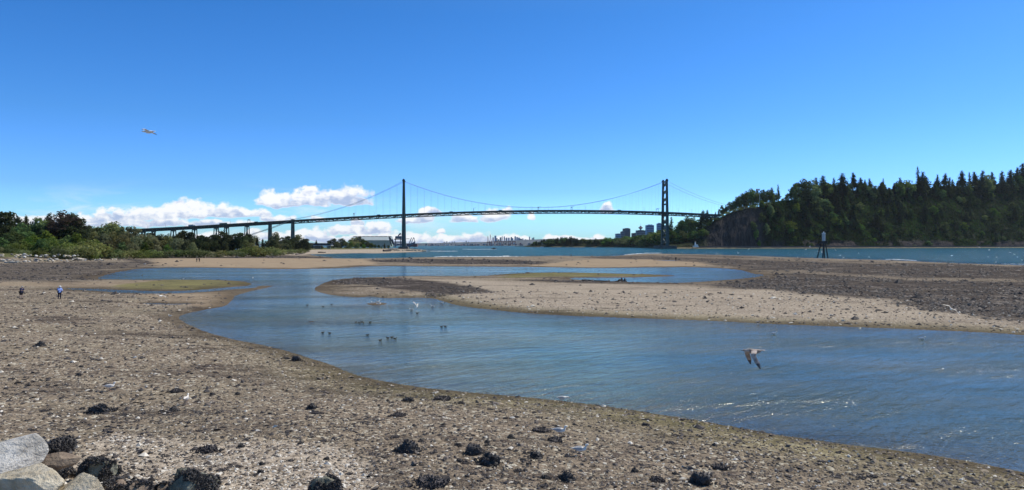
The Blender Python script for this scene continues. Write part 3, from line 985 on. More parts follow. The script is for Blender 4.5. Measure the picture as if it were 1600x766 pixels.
protos = {
    'con': [make_tree('conifer_tree', 'con', L_CON, 100 + i, 1.0 * (15 + 2 * (i % 3)), 40, 1.3, leaf=1.4, base=[5, 9, 12, 4, 8, 14, 6, 10][i]) for i in range(8)],
    'conthin': [make_tree('conifer_tree', 'con', L_CON, 120 + i, 10, 40, 0.8, leaf=1.1, base=9) for i in range(2)],
    'dec': [make_tree('broadleaf_tree', 'broad', L_DEC, 140 + i, 17, 20, 1.2, leaf=0.9, base=1.5) for i in range(4)],
    'olv': [make_tree('broadleaf_tree', 'broad', L_OLV, 150 + i, 13, 17, 2.0, leaf=0.5, base=0.5) for i in range(4)],
    'drk': [make_tree('broadleaf_tree', 'broad', L_DRK, 160 + i, 14, 18, 2.0, leaf=0.6, base=1.5) for i in range(3)],
    'pine': [make_tree('conifer_tree', 'con', L_DRK, 170 + i, 13, 22, 1.8, leaf=0.9, base=1.5) for i in range(3)],
    'red': [make_tree('broadleaf_tree', 'broad', L_RED, 181, 15, 22, 3.0, leaf=0.55, base=2)],
    'bush': [make_tree('bush', 'broad', L_BSH, 190 + i, 8, 4.5, 0.9, leaf=0.27, base=0.2) for i in range(3)],
}
used_proto = set()


def place(kind, loc, h_, label, group, cat='tree', wf=1.0, name=None, idx=None):
    pr = protos[kind][rnd.randrange(len(protos[kind])) if idx is None else idx]
    sc = h_ / pr['hh']
    o = pr if pr.name not in used_proto else copy_tree(pr)
    used_proto.add(pr.name)
    o.location = loc
    s2 = sc * wf * rnd.uniform(0.8, 1.25)
    o.scale = (s2, s2, sc)
    tl = 0.05 if kind.startswith('con') else 0.02
    o.rotation_euler = (rnd.gauss(0, tl), rnd.gauss(0, tl), rnd.uniform(0, 6.28))
    for k in ('group',):
        if k in o: del o[k]
    tag(o, label, cat, group)
    return o


HB = [(1270, 'left of the beacon'), (1370, 'just right of the beacon'), (1450, 'between beacon and edge'), (1530, 'nearer the edge'), (1605, 'close to the right edge'), (9999, 'at the very right edge')]


def hlab(px, q, k):
    kind = {'con': 'dark conifer', 'conthin': 'thin dark conifer', 'dec': 'rounded green tree'}[k]
    where = 'on the skyline' if q > 0.78 else 'on the upper slope' if q > 0.45 else 'on the lower slope'
    return '%s %s, right headland, %s' % (kind, where, [b for a, b in HB if px < a][0])
    pos = [b for a, b in HB if px < a][0]
    return '%s %s of the right headland, %s' % (kind, where, pos)


def xlab(px, cuts, text):
    return text + ', ' + [b for a, b in cuts if px < a][0]


# hillside of the headland
GC = 'conifers on the headland'
LC = 'dark tall conifer in the forest covering the headland on the right'
GD = 'broadleaf trees on the headland'
LD = 'rounded green broadleaf tree among conifers on the headland on the right'


def hill_pt(px, tm):
    D = float(np.interp(px, HX, HS)) + tm
    z = float(hill_z(np.array([px]), np.array([tm]))[0])
    return Vector((X(px, D), D, z))


tips = [(1265, 286, 'dec'), (1240, 291, 'dec'), (1253, 284, 'dec'), (1276, 279, 'con'), (1288, 276, 'con'), (1303, 279, 'con'), (1313, 283, 'conthin'), (1319, 272, 'con'), (1335, 271, 'con'), (1345, 279, 'con'),
        (1361, 280, 'con'), (1379, 280, 'conthin'), (1397, 288, 'con'), (1409, 279, 'con'), (1421, 285, 'dec'), (1435, 262, 'conthin'), (1438, 270, 'con'), (1448, 277, 'con'), (1465, 274, 'con'), (1475, 272, 'con'), (1481, 278, 'con'),
        (1490, 291, 'dec'), (1503, 268, 'con'), (1517, 270, 'conthin'), (1525, 269, 'con'), (1533, 268, 'con'), (1541, 277, 'con'), (1553, 270, 'con'), (1567, 268, 'con'), (1578, 267, 'con'), (1590, 263, 'con'), (1599, 256, 'con'), (1612, 258, 'con'), (1630, 254, 'con'), (1650, 250, 'con'), (1672, 252, 'con'), (1700, 248, 'con')]
for px_ in range(1262, 1700, 9):
    ty_ = float(np.interp(px_, [1262, 1300, 1400, 1500, 1600, 1700], [292, 287, 290, 284, 275, 268]))
    tips.append((px_ + rnd.uniform(-3, 3), ty_ + rnd.uniform(-4, 7), rnd.choice(['con', 'dec', 'con', 'dec', 'conthin'])))
for px, ty, k in tips:
    W = float(np.interp(px, HX, HW))
    p = hill_pt(px, 16 + W * rnd.uniform(0.8, 1.0))
    zt = H + (Y0 - ty) / F * p.y
    hh_ = max(16, zt - p.z + 2)
    place(k, p, hh_, hlab(px, 1, k), GC if k != 'dec' else GD, wf=(1.35 if k == 'con' else 0.9))
cnt = 0
while cnt < 185:
    px = rnd.uniform(1190, 1690)
    W = float(np.interp(px, HX, HW))
    q = rnd.random()
    if px < 1225 and q > 0.95: continue
    tm = 16 + W * q
    p = hill_pt(px, tm)
    k = rnd.choices(['con', 'dec', 'conthin'], [0.52, 0.42, 0.06])[0]
    if px < 1300 and q > 0.6 and k != 'dec' and rnd.random() < 0.7: continue
    hh_ = rnd.uniform(22, 36) if k != 'dec' else rnd.uniform(11, 21)
    if q < 0.2: hh_ *= 0.6
    if px < 1230: hh_ *= 0.7
    top_lim = H + (Y0 - np.interp(px, [1190, 1240, 1280, 1320, 1600, 1700], [308, 296, 286, 281, 270, 262])) / F * p.y
    if p.z + hh_ > top_lim: hh_ = max(9, top_lim - p.z)
    if q < 0.06 and rnd.random() < 0.6: continue
    place(k, p - Vector((0, 0, 1)), hh_, hlab(px, q, k), GC if k != 'dec' else GD, wf=rnd.uniform(1.2, 1.6) if k != 'dec' else rnd.uniform(1.1, 1.5))
    cnt += 1
# brow above the cliff
LB = 'small tree on the brow above the dark bare cliff of the headland'
for px, ty, k in [(1106, 338, 'con'), (1112, 334, 'con'), (1118, 331, 'con'), (1123, 327, 'con'), (1129, 322, 'dec'), (1134, 320, 'con'), (1140, 317, 'dec'), (1146, 315, 'dec'), (1152, 309, 'dec'), (1158, 304, 'dec'), (1165, 301, 'dec'), (1172, 297, 'dec'), (1178, 299, 'dec'), (1184, 297, 'con'), (1191, 299, 'dec'), (1196, 296, 'con'), (1202, 298, 'dec'), (1206, 293, 'con'), (1211, 303, 'dec'), (1223, 310, 'dec'), (1230, 303, 'dec')]:
    W = float(np.interp(px, HX, HW))
    p = hill_pt(px, 16 + W + 14 + rnd.uniform(0, 10))
    hh_ = max(7, H + (Y0 - ty) / F * p.y - p.z)
    place(k, p, hh_, 'small tree on the brow above the bare cliff, ' + ('left of the flagpole' if px < 1187 else 'right of the flagpole'), 'trees on the brow of the cliff', wf=1.15 if k == 'con' else 0.8)
p = hill_pt(1217, 16 + 60)
o = place('conthin', p, H + (Y0 - 288) / F * p.y - p.z, 'lone sparse conifer rising above the cliff-top trees', None, wf=1.0)
# clinging shrubs on the cliff
for px, q, hgt_ in [(1128, .95, 5), (1145, .98, 5), (1165, 1.0, 5), (1190, 1.0, 6), (1120, .9, 5), (1136, 1.0, 4), (1155, 1.0, 4), (1176, 1.0, 5), (1199, .95, 6)]:
    W = float(np.interp(px, HX, HW))
    place('bush', hill_pt(px, 14 + W * q), hgt_ * 1.1, 'yellow-green shrub along the sunlit upper rim of the bare cliff', 'shrubs on the cliff rim', 'bush', 1.7)
for px, q, hgt_ in [(1181, .15, 14), (1176, .3, 12), (1186, .05, 9), (1190, .4, 15), (1197, .2, 16), (1204, .5, 18)]:
    W = float(np.interp(px, HX, HW))
    place('dec', hill_pt(px, 14 + W * q), hgt_ * 1.3, 'broadleaf tree clinging to the foot of the bare cliff', 'trees at the foot of the cliff', wf=0.9)
# trees right behind the south tower
LF = 'tree in the dark grove between the right bridge tower and the cliff'
for px, ty, k in [(1046, 352, 'con'), (1051, 362, 'dec'), (1056, 356, 'dec'), (1062, 352, 'dec'), (1066, 346, 'dec'), (1071, 342, 'dec'), (1077, 341, 'dec'), (1083, 342, 'dec'), (1089, 345, 'dec'), (1094, 338, 'con'), (1099, 329, 'con'), (1105, 328, 'con'), (1111, 335, 'con'), (1116, 338, 'con'), (1101, 345, 'dec'), (1108, 350, 'dec'),
                  (1060, 366, 'dec'), (1068, 362, 'dec'), (1076, 365, 'dec'), (1084, 360, 'dec'), (1091, 365, 'dec'), (1097, 358, 'dec'), (1103, 362, 'dec'), (1055, 371, 'dec'), (1072, 374, 'dec'), (1088, 373, 'dec'), (1035, 372, 'dec'), (1026, 366, 'dec'), (1030, 360, 'con'), (1020, 368, 'dec')]:
    W = float(np.interp(px, HX, HW))
    p = hill_pt(px, 16 + W * (0.35 if ty > 356 else 0.8))
    hh_ = max(8, H + (Y0 - ty) / F * p.y - p.z)
    p.z -= 2
    hh_ += 2
    place(k, p, hh_, 'tree in the dark grove right of the far bridge tower, ' + ('back row' if ty <= 356 else 'front row') + (' near the tower' if px < 1075 else ' near the cliff'), 'grove behind the bridge tower', wf=1.2 if k == 'con' else min(1.5, 16.0 / hh_ + 0.3))
p = hill_pt(1048, 60)
place('conthin', p, H + (Y0 - 339) / F * p.y - p.z, 'tall thin conifer close behind the right leg of the far bridge tower', None, wf=1.6)
# far low point
LP = 'tree in the distant forest on the low point seen under the bridge'
for i in range(120):
    px = 832 + (1042 - 832) * i / 120 + rnd.uniform(-1, 1)
    tm = rnd.uniform(14, 90)
    p = hill_pt(px, tm)
    ty = np.interp(px, [828, 836, 850, 870, 893, 900, 915, 945, 1000, 1020, 1045], [381, 376.5, 375, 372, 370, 371.5, 374, 373, 368, 364, 360]) + rnd.uniform(-1.2, 4.0)
    k = rnd.choices(['con', 'dec'], [0.8, 0.2])[0]
    if px > 968 and rnd.random() < 0.55: k = 'dec'
    hh_ = max(6, H + (Y0 - ty) / F * p.y - p.z)
    place(k, p, hh_, 'tree in the distant forest on the low point, ' + ('left of the city towers' if px < 960 else 'below the city towers' if px < 1025 else 'behind the far bridge tower') + (', pointed' if k == 'con' else ', rounded'), 'trees on the low point under the bridge', wf=rnd.uniform(1.7, 2.3) * (1 if k == 'con' else min(1.2, 14 / hh_ + 0.3)))
for px, ty in [(975, 371), (985, 373), (1006, 371), (1010, 375), (1002, 377)]:
    p = hill_pt(px, 8)
    place('bush', p, H + (Y0 - ty) / F * p.y - p.z, 'bright green low tree at the water edge of the far point', 'bright trees at the edge of the far point', 'tree', 0.9)


# left bank and spit
def bank_tree(kind, px, ty, D, label, group, cat='tree', wf=1.0):
    x = X(px, D)
    z = max(hz(x, D), 0.8)
    h_ = H + (Y0 - ty) / F * D - z
    return place(kind, (x, D, z - 0.2), max(1.5, h_), label, group, cat, wf)


bank_tree('red', 98, 327, 372, 'tall dark tree with reddish-brown crown, highest tree on the left bank', None, wf=1.0)
for px, ty, k, D in [(-30, 330, 'pine', 370), (-14, 334, 'drk', 365), (2, 331, 'drk', 362), (15, 336, 'pine', 366), (27, 341, 'drk', 372), (41, 337, 'pine', 378), (52, 345, 'drk', 378), (60, 343, 'dec', 366), (70, 347, 'dec', 372), (78, 334, 'pine', 380), (84, 343, 'drk', 376), (108, 335, 'drk', 378), (118, 341, 'drk', 372), (126, 352, 'drk', 374), (36, 352, 'dec', 358), (-45, 336, 'drk', 372), (-60, 330, 'pine', 380), (-80, 335, 'drk', 380), (-110, 333, 'pine', 385), (-140, 336, 'drk', 380)]:
    bank_tree(k, px, ty, D, xlab(px, [(0, 'outermost ones at the photo edge'), (50, 'left of the tallest tree'), (94, 'just left of the reddish tree'), (999, 'just right of the reddish tree')], 'dark dense tall tree on the left bank'), 'dark trees at the far left', wf=1.15 if k == 'pine' else 0.85)
for i, (px, ty, D) in enumerate([(-20, 370, 330), (5, 372, 328), (12, 366, 340), (30, 378, 325), (45, 372, 335), (55, 368, 345), (66, 374, 332), (80, 372, 340), (95, 376, 330), (112, 384, 325), (126, 382, 328), (92, 386, 318), (60, 388, 314), (38, 389, 314), (15, 386, 316), (-5, 384, 318), (105, 369, 350), (135, 377, 345), (22, 362, 350), (-30, 362, 345), (75, 362, 352), (120, 366, 352), (150, 380, 345), (140, 388, 330)]):
    k = 'bush' if ty > 374 else 'dec'
    bank_tree(k, px, ty, D, xlab(px, [(0, 'at the photo edge'), (40, 'above the bleached log'), (90, 'between walkers and tall trees'), (999, 'below the reddish-brown tree')], 'rounded green bush in front of the dark left bank trees' if ty > 374 else 'low leafy green tree in front of the left bank trees'), 'bushes on the left bank', 'bush', 1.1 if k == 'bush' else 1.0)
for px, ty, k, D in [(133, 356, 'drk', 400), (141, 352, 'drk', 410), (150, 350, 'olv', 400), (158, 352, 'olv', 405), (165, 349, 'olv', 400), (173, 347, 'olv', 395), (181, 349, 'olv', 400), (189, 352, 'olv', 395), (197, 357, 'olv', 410), (205, 352, 'olv', 395), (213, 355, 'olv', 400), (146, 362, 'olv', 385), (160, 364, 'olv', 380), (176, 361, 'olv', 385), (192, 366, 'olv', 380), (210, 366, 'olv', 385), (222, 362, 'olv', 400), (228, 369, 'olv', 395),
                     (236, 366, 'olv', 405), (244, 371, 'olv', 400), (251, 365, 'olv', 410), (259, 366, 'olv', 410), (266, 370, 'olv', 405), (274, 372, 'olv', 400), (283, 372, 'olv', 395), (292, 374, 'olv', 390), (300, 378, 'olv', 390), (150, 374, 'dec', 375), (170, 376, 'olv', 370), (190, 378, 'dec', 372), (208, 378, 'olv', 372), (226, 379, 'dec', 378), (245, 381, 'olv', 378), (262, 382, 'dec', 380)]:
    bank_tree(k, px, ty + 1, D, xlab(px, [(160, 'next to the reddish-brown tree'), (190, 'where the row is tallest'), (220, 'by the viaduct end'), (255, 'under the first viaduct cars'), (999, 'before the grey truck')], 'olive-green tree %s the left bank row' % ('at the front of' if ty > 358 else 'at the back of')), 'olive trees along the left bank', wf=0.85)
for px, ty, D in [(155, 389, 350), (175, 390, 352), (198, 390, 358), (220, 391, 362), (240, 391, 368), (262, 391, 372), (285, 389, 376), (303, 388, 378), (318, 391, 380), (345, 392, 392), (365, 391, 400), (385, 387, 410), (400, 386, 415), (415, 387, 420), (430, 388, 440), (450, 389, 520), (470, 389, 560)]:
    bank_tree('bush', px, ty, D, xlab(px, [(200, 'below the reddish tree'), (265, 'under the viaduct end'), (330, 'below the grey truck'), (400, 'below the white dome'), (999, 'by the tall last pier')], 'low green shrub on the left bank edge'), 'low shrubs on the left bank', 'bush', 1.7)
for px, ty, k, D in [(240, 364, 'drk', 560), (262, 366, 'drk', 570), (280, 363, 'drk', 560), (288, 361, 'drk', 560), (297, 363, 'drk', 560), (308, 368, 'drk', 520), (316, 368, 'drk', 520), (324, 370, 'drk', 500), (332, 367, 'drk', 520), (341, 368, 'drk', 520), (349, 362, 'drk', 540), (357, 367, 'drk', 520), (366, 366, 'drk', 540), (378, 364, 'drk', 520), (385, 366, 'drk', 530), (394, 366, 'olv', 540), (402, 371, 'pine', 520), (410, 373, 'pine', 520), (418, 376, 'drk', 520), (427, 375, 'drk', 520), (431, 363, 'olv', 620), (437, 370, 'olv', 560), (445, 372, 'drk', 600), (452, 369, 'drk', 620), (460, 370, 'drk', 640), (467, 366, 'olv', 660), (474, 373, 'drk', 640), (480, 377, 'drk', 640), (310, 376, 'drk', 470), (322, 378, 'drk', 470), (336, 376, 'drk', 470), (352, 377, 'drk', 470), (384, 376, 'olv', 470), (395, 378, 'olv', 470), (434, 380, 'olv', 540)]:
    bank_tree(k, px, ty, D, xlab(px, [(300, 'left of the grey truck'), (345, 'below the truck'), (375, 'by the white dome'), (415, 'right of the dome'), (450, 'left of the tall last pier'), (999, 'around the tall last pier')], 'dark tree among the viaduct piers'), 'dark grove among the viaduct piers', wf=0.95)
for px, ty, k, D in [(494, 375, 'pine', 1000), (487, 380, 'drk', 900), (503, 384, 'olv', 860), (521, 373, 'drk', 1000), (527, 377, 'olv', 980), (534, 373, 'drk', 1020), (541, 378, 'olv', 980), (548, 378, 'dec', 990), (554, 371, 'olv', 1040), (561, 370, 'drk', 1060), (568, 374, 'dec', 1060), (574, 377, 'olv', 1060), (580, 380, 'dec', 1060), (586, 382, 'dec', 1080), (592, 383, 'dec', 1080), (601, 380, 'pine', 1080), (607, 384, 'dec', 1080), (515, 380, 'dec', 900), (558, 380, 'dec', 980), (568, 382, 'dec', 980), (545, 383, 'dec', 960), (596, 385, 'dec', 1060), (578, 385, 'dec', 1040)]:
    bank_tree(k, px, ty, D, 'small tree on the sandy spit between the viaduct and the left tower', 'trees on the sandy spit', wf=1.15)

# ------------------------------------------------------------------ suspension bridge
GRN = pm('bridge_green', (0.012, 0.042, 0.042), (0.022, 0.062, 0.06), 0.2, 0.6)
GRN2 = pm('bridge_truss_green', (0.008, 0.026, 0.026), (0.016, 0.04, 0.038), 0.2, 0.6)
CON = pm('concrete', (0.20, 0.19, 0.17), (0.32, 0.30, 0.27), 0.3, 0.9, bump=0.05)
CON_D = pm('dark_concrete', (0.07, 0.072, 0.065), (0.14, 0.135, 0.12), 0.15, 0.9, bump=0.05)
STEEL = pm('grey_steel', (0.20, 0.21, 0.22), (0.30, 0.31, 0.32), 1, 0.5)
WIRE = pm('cable_green', (0.30, 0.34, 0.36), (0.36, 0.40, 0.42), 1, 0.6)
NT_ = Vector((X(631, 1250), 1250, 0)); ST_ = Vector((X(1039, 1285), 1285, 0))
ax = (ST_ - NT_); SPAN = ax.length; ax.normalize()
nrm_ = Vector((-ax.y, ax.x, 0))
bridge = empty('suspension_bridge', (NT_.x, NT_.y, 0))
tag(bridge, 'long green suspension bridge with two lattice towers spanning the inlet and a viaduct running left', 'bridge')


def at_px(px):
    """distance s along the axis (0 at the first tower) for photo column px"""
    k = (px - 800) / F
    return (k * NT_.y - NT_.x) / (ax.x - k * ax.y)


def bpt(s_, off, z):
    return ax * s_ + nrm_ * off + Vector((0, 0, z))


deck_px = [(150, 362.5), (217, 359), (304, 354.5), (386, 350), (457, 345.5), (540, 341.5), (631, 337), (740, 331.3), (835, 329), (940, 331), (1039, 333.2), (1120, 337), (1150, 338.5)]
ds_ = [at_px(a) for a, _ in deck_px]
dz_ = [H + (Y0 - b) / F * (NT_.y + ax.y * s_) for (a, b), s_ in zip(deck_px, ds_)]
from numpy.polynomial import polynomial as _P
pf = np.polyfit(ds_, dz_, 4)


def dz(s_):
    return float(np.polyval(pf, s_))


HWD = 6.2
S0, S1 = at_px(200), at_px(1128)
Ssusp = at_px(457.5)
# roadway
m = MB()
st_ = list(np.arange(S0, S1, 6.0))
for a, b_ in zip(st_[:-1], st_[1:]):
    pa, pb = bpt(a, 0, dz(a) + 0.2), bpt(b_, 0, dz(b_) + 0.2)
    m.bar(pa, pb, 2 * HWD + 1.5, 0.6)
    m.bar(bpt(a, -HWD, dz(a) - 1.2), bpt(a, HWD, dz(a) - 1.2), 0.5, 2.0)
m.build('roadway', CON_D, bridge)
for sgn in (-1, 1):
    m = MB()
    for a, b_ in zip(st_[:-1], st_[1:]):
        m.bar(bpt(a, sgn * (HWD + 0.9), dz(a) + 1.1), bpt(b_, sgn * (HWD + 0.9), dz(b_) + 1.1), 0.2, 1.2)
    m.build('parapet', GRN2, bridge)
for sgn in (-1, 1):
    m = MB()
    a = Ssusp
    PAN = 7.0
    k = 0
    while a < S1 - PAN:
        b_ = a + PAN
        if abs(a) > 0.1:
            T0, T1 = bpt(a, sgn * HWD, dz(a) - 0.5), bpt(b_, sgn * HWD, dz(b_) - 0.5)
            B0, B1 = T0 - Vector((0, 0, 3.6)), T1 - Vector((0, 0, 3.6))
            m.bar(T0, T1, 0.8, 1.1); m.bar(B0, B1, 0.7, 0.9)
            m.bar(T0, B0, 0.5, 0.6, up=(1, 0, 0))
            if k % 2: m.bar(T0, B1, 0.8, 0.9)
            else: m.bar(B0, T1, 0.8, 0.9)
        a = b_; k += 1
    m.build('stiffening_truss', GRN2, bridge)
# girder of the approach viaduct
for sgn in (-1, 1):
    m = MB()
    for a, b_ in zip(st_[:-1], st_[1:]):
        if b_ < Ssusp + 4:
            m.bar(bpt(a, sgn * 4.6, dz(a) - 1.9), bpt(b_, sgn * 4.6, dz(b_) - 1.9), 0.6, 3.6)
    m.build('viaduct_girder', GRN2, bridge)
# piers
for i, px in enumerate([224, 240, 271, 304, 338, 354, 386, 422, 457.5]):
    s_ = at_px(px)
    root = empty('pier', (0, 0, 0)); root.parent = bridge
    zt = dz(s_) - 3.6 if i < 8 else dz(s_) + 3
    gp = NT_ + ax * s_
    zb = 0.5
    wd_ = 2.6 if i < 6 else 3.4
    for sgn in (-1, 1):
        for off in ((-1.9, 1.9) if i in (2, 3, 4, 5, 6) else (0,)):
            m = MB()
            m.bar(bpt(s_ + off * 1.2, sgn * 8, zb), bpt(s_ + off, sgn * 5.0, zt), wd_ if not off else 1.5, wd_ if not off else 1.5, up=(1, 0, 0), w2=wd_ * 0.8 if not off else 1.2, h2=wd_ * 0.8 if not off else 1.2)
            m.build('column', GRN if i != 4 else GRN, root)
    m = MB()
    m.bar(bpt(s_, -6.0, zt - 0.8), bpt(s_, 6.0, zt - 0.8), 3.4, 1.6)
    hh2 = zt - zb
    for q in (0.33, 0.66):
        m.bar(bpt(s_, -8 + 3 * q, zb + hh2 * q), bpt(s_, 8 - 3 * q, zb + hh2 * q), 0.9, 0.9)
    for q0, q1 in ((0.0, 0.33), (0.33, 0.66), (0.66, 0.97)):
        m.bar(bpt(s_, -8 + 3 * q0, zb + hh2 * q0), bpt(s_, 8 - 3 * q1, zb + hh2 * q1), 0.5)
        m.bar(bpt(s_, 8 - 3 * q0, zb + hh2 * q0), bpt(s_, -8 + 3 * q1, zb + hh2 * q1), 0.5)
    m.build('cross_bracing', GRN2, root)
# braced pair of piers
m = MB()
a, b_ = at_px(338), at_px(354)
for q in (-5, 5):
    m.bar(bpt(a, q, dz(a) - 22), bpt(b_, q, dz(b_) - 6), 0.7); m.bar(bpt(a, q, dz(a) - 6), bpt(b_, q, dz(b_) - 22), 0.7)
m.build('longitudinal_brace', GRN2, bridge)
# towers
CAB = 6.6


def tower(s_, ztop, base_half, top_half, zbase, pier_dims, lw0, lw1):
    root = empty('tower', (0, 0, 0)); root.parent = bridge
    zd = dz(s_)

    def off(z):
        q = (z - zbase) / (ztop - zbase)
        return base_half + (top_half - base_half) * q

    def lw(z):
        q = (z - zbase) / (ztop - zbase)
        return lw0 + (lw1 - lw0) * q
    for sgn in (-1, 1):
        m = MB()
        zs = [zbase, zd - 7, zd - 7, zd + 3, zd + 3, ztop]
        for z0, z1 in ((zbase, zd * 0.5), (zd * 0.5, zd), (zd, (zd + ztop) / 2), ((zd + ztop) / 2, ztop)):
            m.bar(bpt(s_, sgn * off(z0), z0), bpt(s_, sgn * off(z1), z1), lw(z0), lw(z0), up=tuple(ax), w2=lw(z1), h2=lw(z1))
        m.bar(bpt(s_, sgn * off(ztop), ztop), bpt(s_, sgn * off(ztop), ztop + 1.2), lw1 + 1.6, lw1 + 1.6, up=tuple(ax))
        m.build('leg', GRN, root)
        m = MB()
        m.box(tuple(bpt(s_, sgn * off(ztop), ztop + 2.2)), (3.2, 2.4, 2.0), math.atan2(ax.y, ax.x))
        m.tube([bpt(s_, sgn * off(ztop), ztop + 3.1), bpt(s_, sgn * off(ztop), ztop + 5.5)], [0.25, 0.1], 6)
        m.build('cable_saddle', GRN2, root)

    def brace(z0, z1):
        m = MB()
        m.bar(bpt(s_, -off(z0), z0), bpt(s_, off(z1), z1), 1.0, 1.7, up=tuple(ax))
        m.bar(bpt(s_, off(z0), z0), bpt(s_, -off(z1), z1), 1.0, 1.7, up=tuple(ax))
        zm_ = (z0 + z1) / 2
        m.box(tuple(bpt(s_, 0, zm_)), (1.2, 2.4, 3.4), math.atan2(ax.y, ax.x))
        m.build('cross_brace', GRN, root)

    def strut(z, h_=2.0):
        m = MB()
        m.bar(bpt(s_, -off(z), z), bpt(s_, off(z), z), 1.6, h_, up=(0, 0, 1))
        m.build('strut', GRN, root)
    up = ztop - (zd + 16)
    strut(ztop - 1, 2.4)
    for k in range(3):
        brace(zd + 17 + up * k / 3 + 0.5, zd + 17 + up * (k + 1) / 3 - 1.5)
    strut(zd + 15, 2.6); strut(zd - 4, 5)
    lo = zd - 7 - zbase
    brace(zd - 7 - lo * 0.33, zd - 8)
    strut(zd - 8 - lo * 0.36, 2)
    brace(zbase + lo * 0.32, zd - 9 - lo * 0.38)
    strut(zbase + lo * 0.30, 2)
    brace(zbase + 1, zbase + lo * 0.28)
    m = MB()
    L, Wd, hh_ = pier_dims
    m.box(tuple(bpt(s_, 0, hh_ / 2 - 1)), (L, Wd, hh_ + 2), math.atan2(ax.y, ax.x))
    m.box(tuple(bpt(s_, 0, hh_ + 0.35)), (L - 3, Wd - 3, 0.7), math.atan2(ax.y, ax.x))
    m.build('pier_base', CON_D, root)


ZTN, ZTS = 7.2 + (Y0 - 283.5) / F * 1250, 7.2 + (Y0 - 283.5) / F * 1285
tower(0, ZTN, 13.0, 7.2, 3.5, (16, 36, 3.2), 5.6, 3.0)
tower(SPAN, ZTS, 15.5, 11.5, 5.0, (30, 42, 5.0), 5.0, 3.0)


def cabz(s_):
    """height of the main cables"""
    if s_ < 0:
        zA = dz(Ssusp) + 3
        q = s_ / Ssusp
        sag = 9 * 4 * q * (1 - q)
        return ZTN + (zA - ZTN) * q - sag
    if s_ > SPAN:
        zB = H + (Y0 - 321) / F * (NT_.y + ax.y * at_px(1132))
        q = (s_ - SPAN) / (at_px(1132) - SPAN)
        return ZTS + (zB - ZTS) * q - 3.5 * 4 * q * (1 - q)
    q = s_ / SPAN
    chord = ZTN + (ZTS - ZTN) * q
    mid = H + (Y0 - 324.6) / F * 1267
    return chord - (0.5 * (ZTN + ZTS) - mid) * 4 * q * (1 - q)


for sgn in (-1, 1):
    m = MB()
    for a0, a1, n in ((Ssusp, 0, 24), (0, SPAN, 60), (SPAN, at_px(1136), 14)):
        pts = []
        for i in range(n + 1):
            s_ = a0 + (a1 - a0) * i / n
            wide = np.interp(s_, [Ssusp, 0, SPAN, at_px(1136)], [HWD, 7.2, 11.0, 11.0])
            pts.append(bpt(s_, sgn * wide, cabz(s_)))
        m.tube(pts, 0.2, 5)
    m.build('main_cable', WIRE, bridge)
    m = MB()
    zA = dz(Ssusp) + 2
    e = at_px(392)
    m.tube([bpt(Ssusp, sgn * HWD, zA), bpt((Ssusp + e) / 2, sgn * HWD, (zA + 24) / 2 - 1), bpt(e, sgn * HWD, 24)], 0.4, 5)
    m.build('anchor_cable', WIRE, bridge)
sus = []
for s_ in list(np.arange(Ssusp + 12, -4, 11.6)) + list(np.arange(11.6, SPAN - 4, 11.6)) + list(np.arange(SPAN + 11.6, at_px(1122), 11.6)):
    if cabz(s_) - dz(s_) < 1.5: continue
    for sgn in (-1, 1):
        sus.append((s_, sgn))
rest = MB()
sus.sort(key=lambda q: -abs(cabz(q[0]) - dz(q[0])))
for i, (s_, sgn) in enumerate(sus):
    wide = np.interp(s_, [Ssusp, 0, SPAN, at_px(1136)], [HWD, 7.2, 11.0, 11.0])
    m = MB() if i < 100 else rest
    m.tube([bpt(s_, sgn * HWD, dz(s_) - 0.5), bpt(s_, sgn * wide, cabz(s_))], 0.06, 4, cap=False)
    if i < 100: m.build('suspender', WIRE, bridge)
if rest.v:
    tag(rest.build('suspender', WIRE, bridge), kind='stuff')
# lamp posts and gantries
for px in (228, 256, 358, 452, 584, 710, 758, 832, 858, 916, 1008, 1062, 1083):
    s_ = at_px(px)
    if px in (832, 858): pass
    m = MB()
    m.tube([bpt(s_, 7.2, dz(s_)), bpt(s_, 7.2, dz(s_) + 8.5)], [0.16, 0.1], 5)
    m.bar(bpt(s_, 7.2, dz(s_) + 8.5), bpt(s_ - 1.8, 6.0, dz(s_) + 8.8), 0.14)
    m.box(tuple(bpt(s_ - 1.9, 6.0, dz(s_) + 8.8)), (0.9, 0.4, 0.18))
    m.build('lamp_post', STEEL, bridge)
for px in (389, 553, 740, 841, 893, 1027):
    s_ = at_px(px)
    m = MB()
    for sgn in (-1, 1):
        m.bar(bpt(s_, sgn * 6.8, dz(s_)), bpt(s_, sgn * 6.8, dz(s_) + 7), 0.45, up=(1, 0, 0))
    m.bar(bpt(s_, -6.8, dz(s_) + 7), bpt(s_, 6.8, dz(s_) + 7), 0.5)
    m.bar(bpt(s_, -6.8, dz(s_) + 7), bpt(s_ + 4, -6.8, dz(s_) + 7.6), 0.35)
    m.box(tuple(bpt(s_, 3, dz(s_) + 6.2)), (0.4, 1.6, 1.6)); m.box(tuple(bpt(s_, -3, dz(s_) + 6.2)), (0.4, 1.6, 1.6))
    m.build('lane_gantry', STEEL, bridge)

# vehicles on the deck
PA = {k: pm('paint_' + k, c, c, 1, 0.4) for k, c in dict(white=(0.72, 0.72, 0.7), dark=(0.03, 0.035, 0.04), red=(0.3, 0.04, 0.03), silver=(0.4, 0.42, 0.44), blue=(0.05, 0.1, 0.3), green=(0.05, 0.14, 0.1)).items()}
GLS = pm('window_glass', (0.02, 0.03, 0.04), (0.03, 0.04, 0.05), 1, 0.1)
RUB = pm('rubber', (0.02, 0.02, 0.02), (0.03, 0.03, 0.03), 1, 0.9)
RZ = math.atan2(ax.y, ax.x)


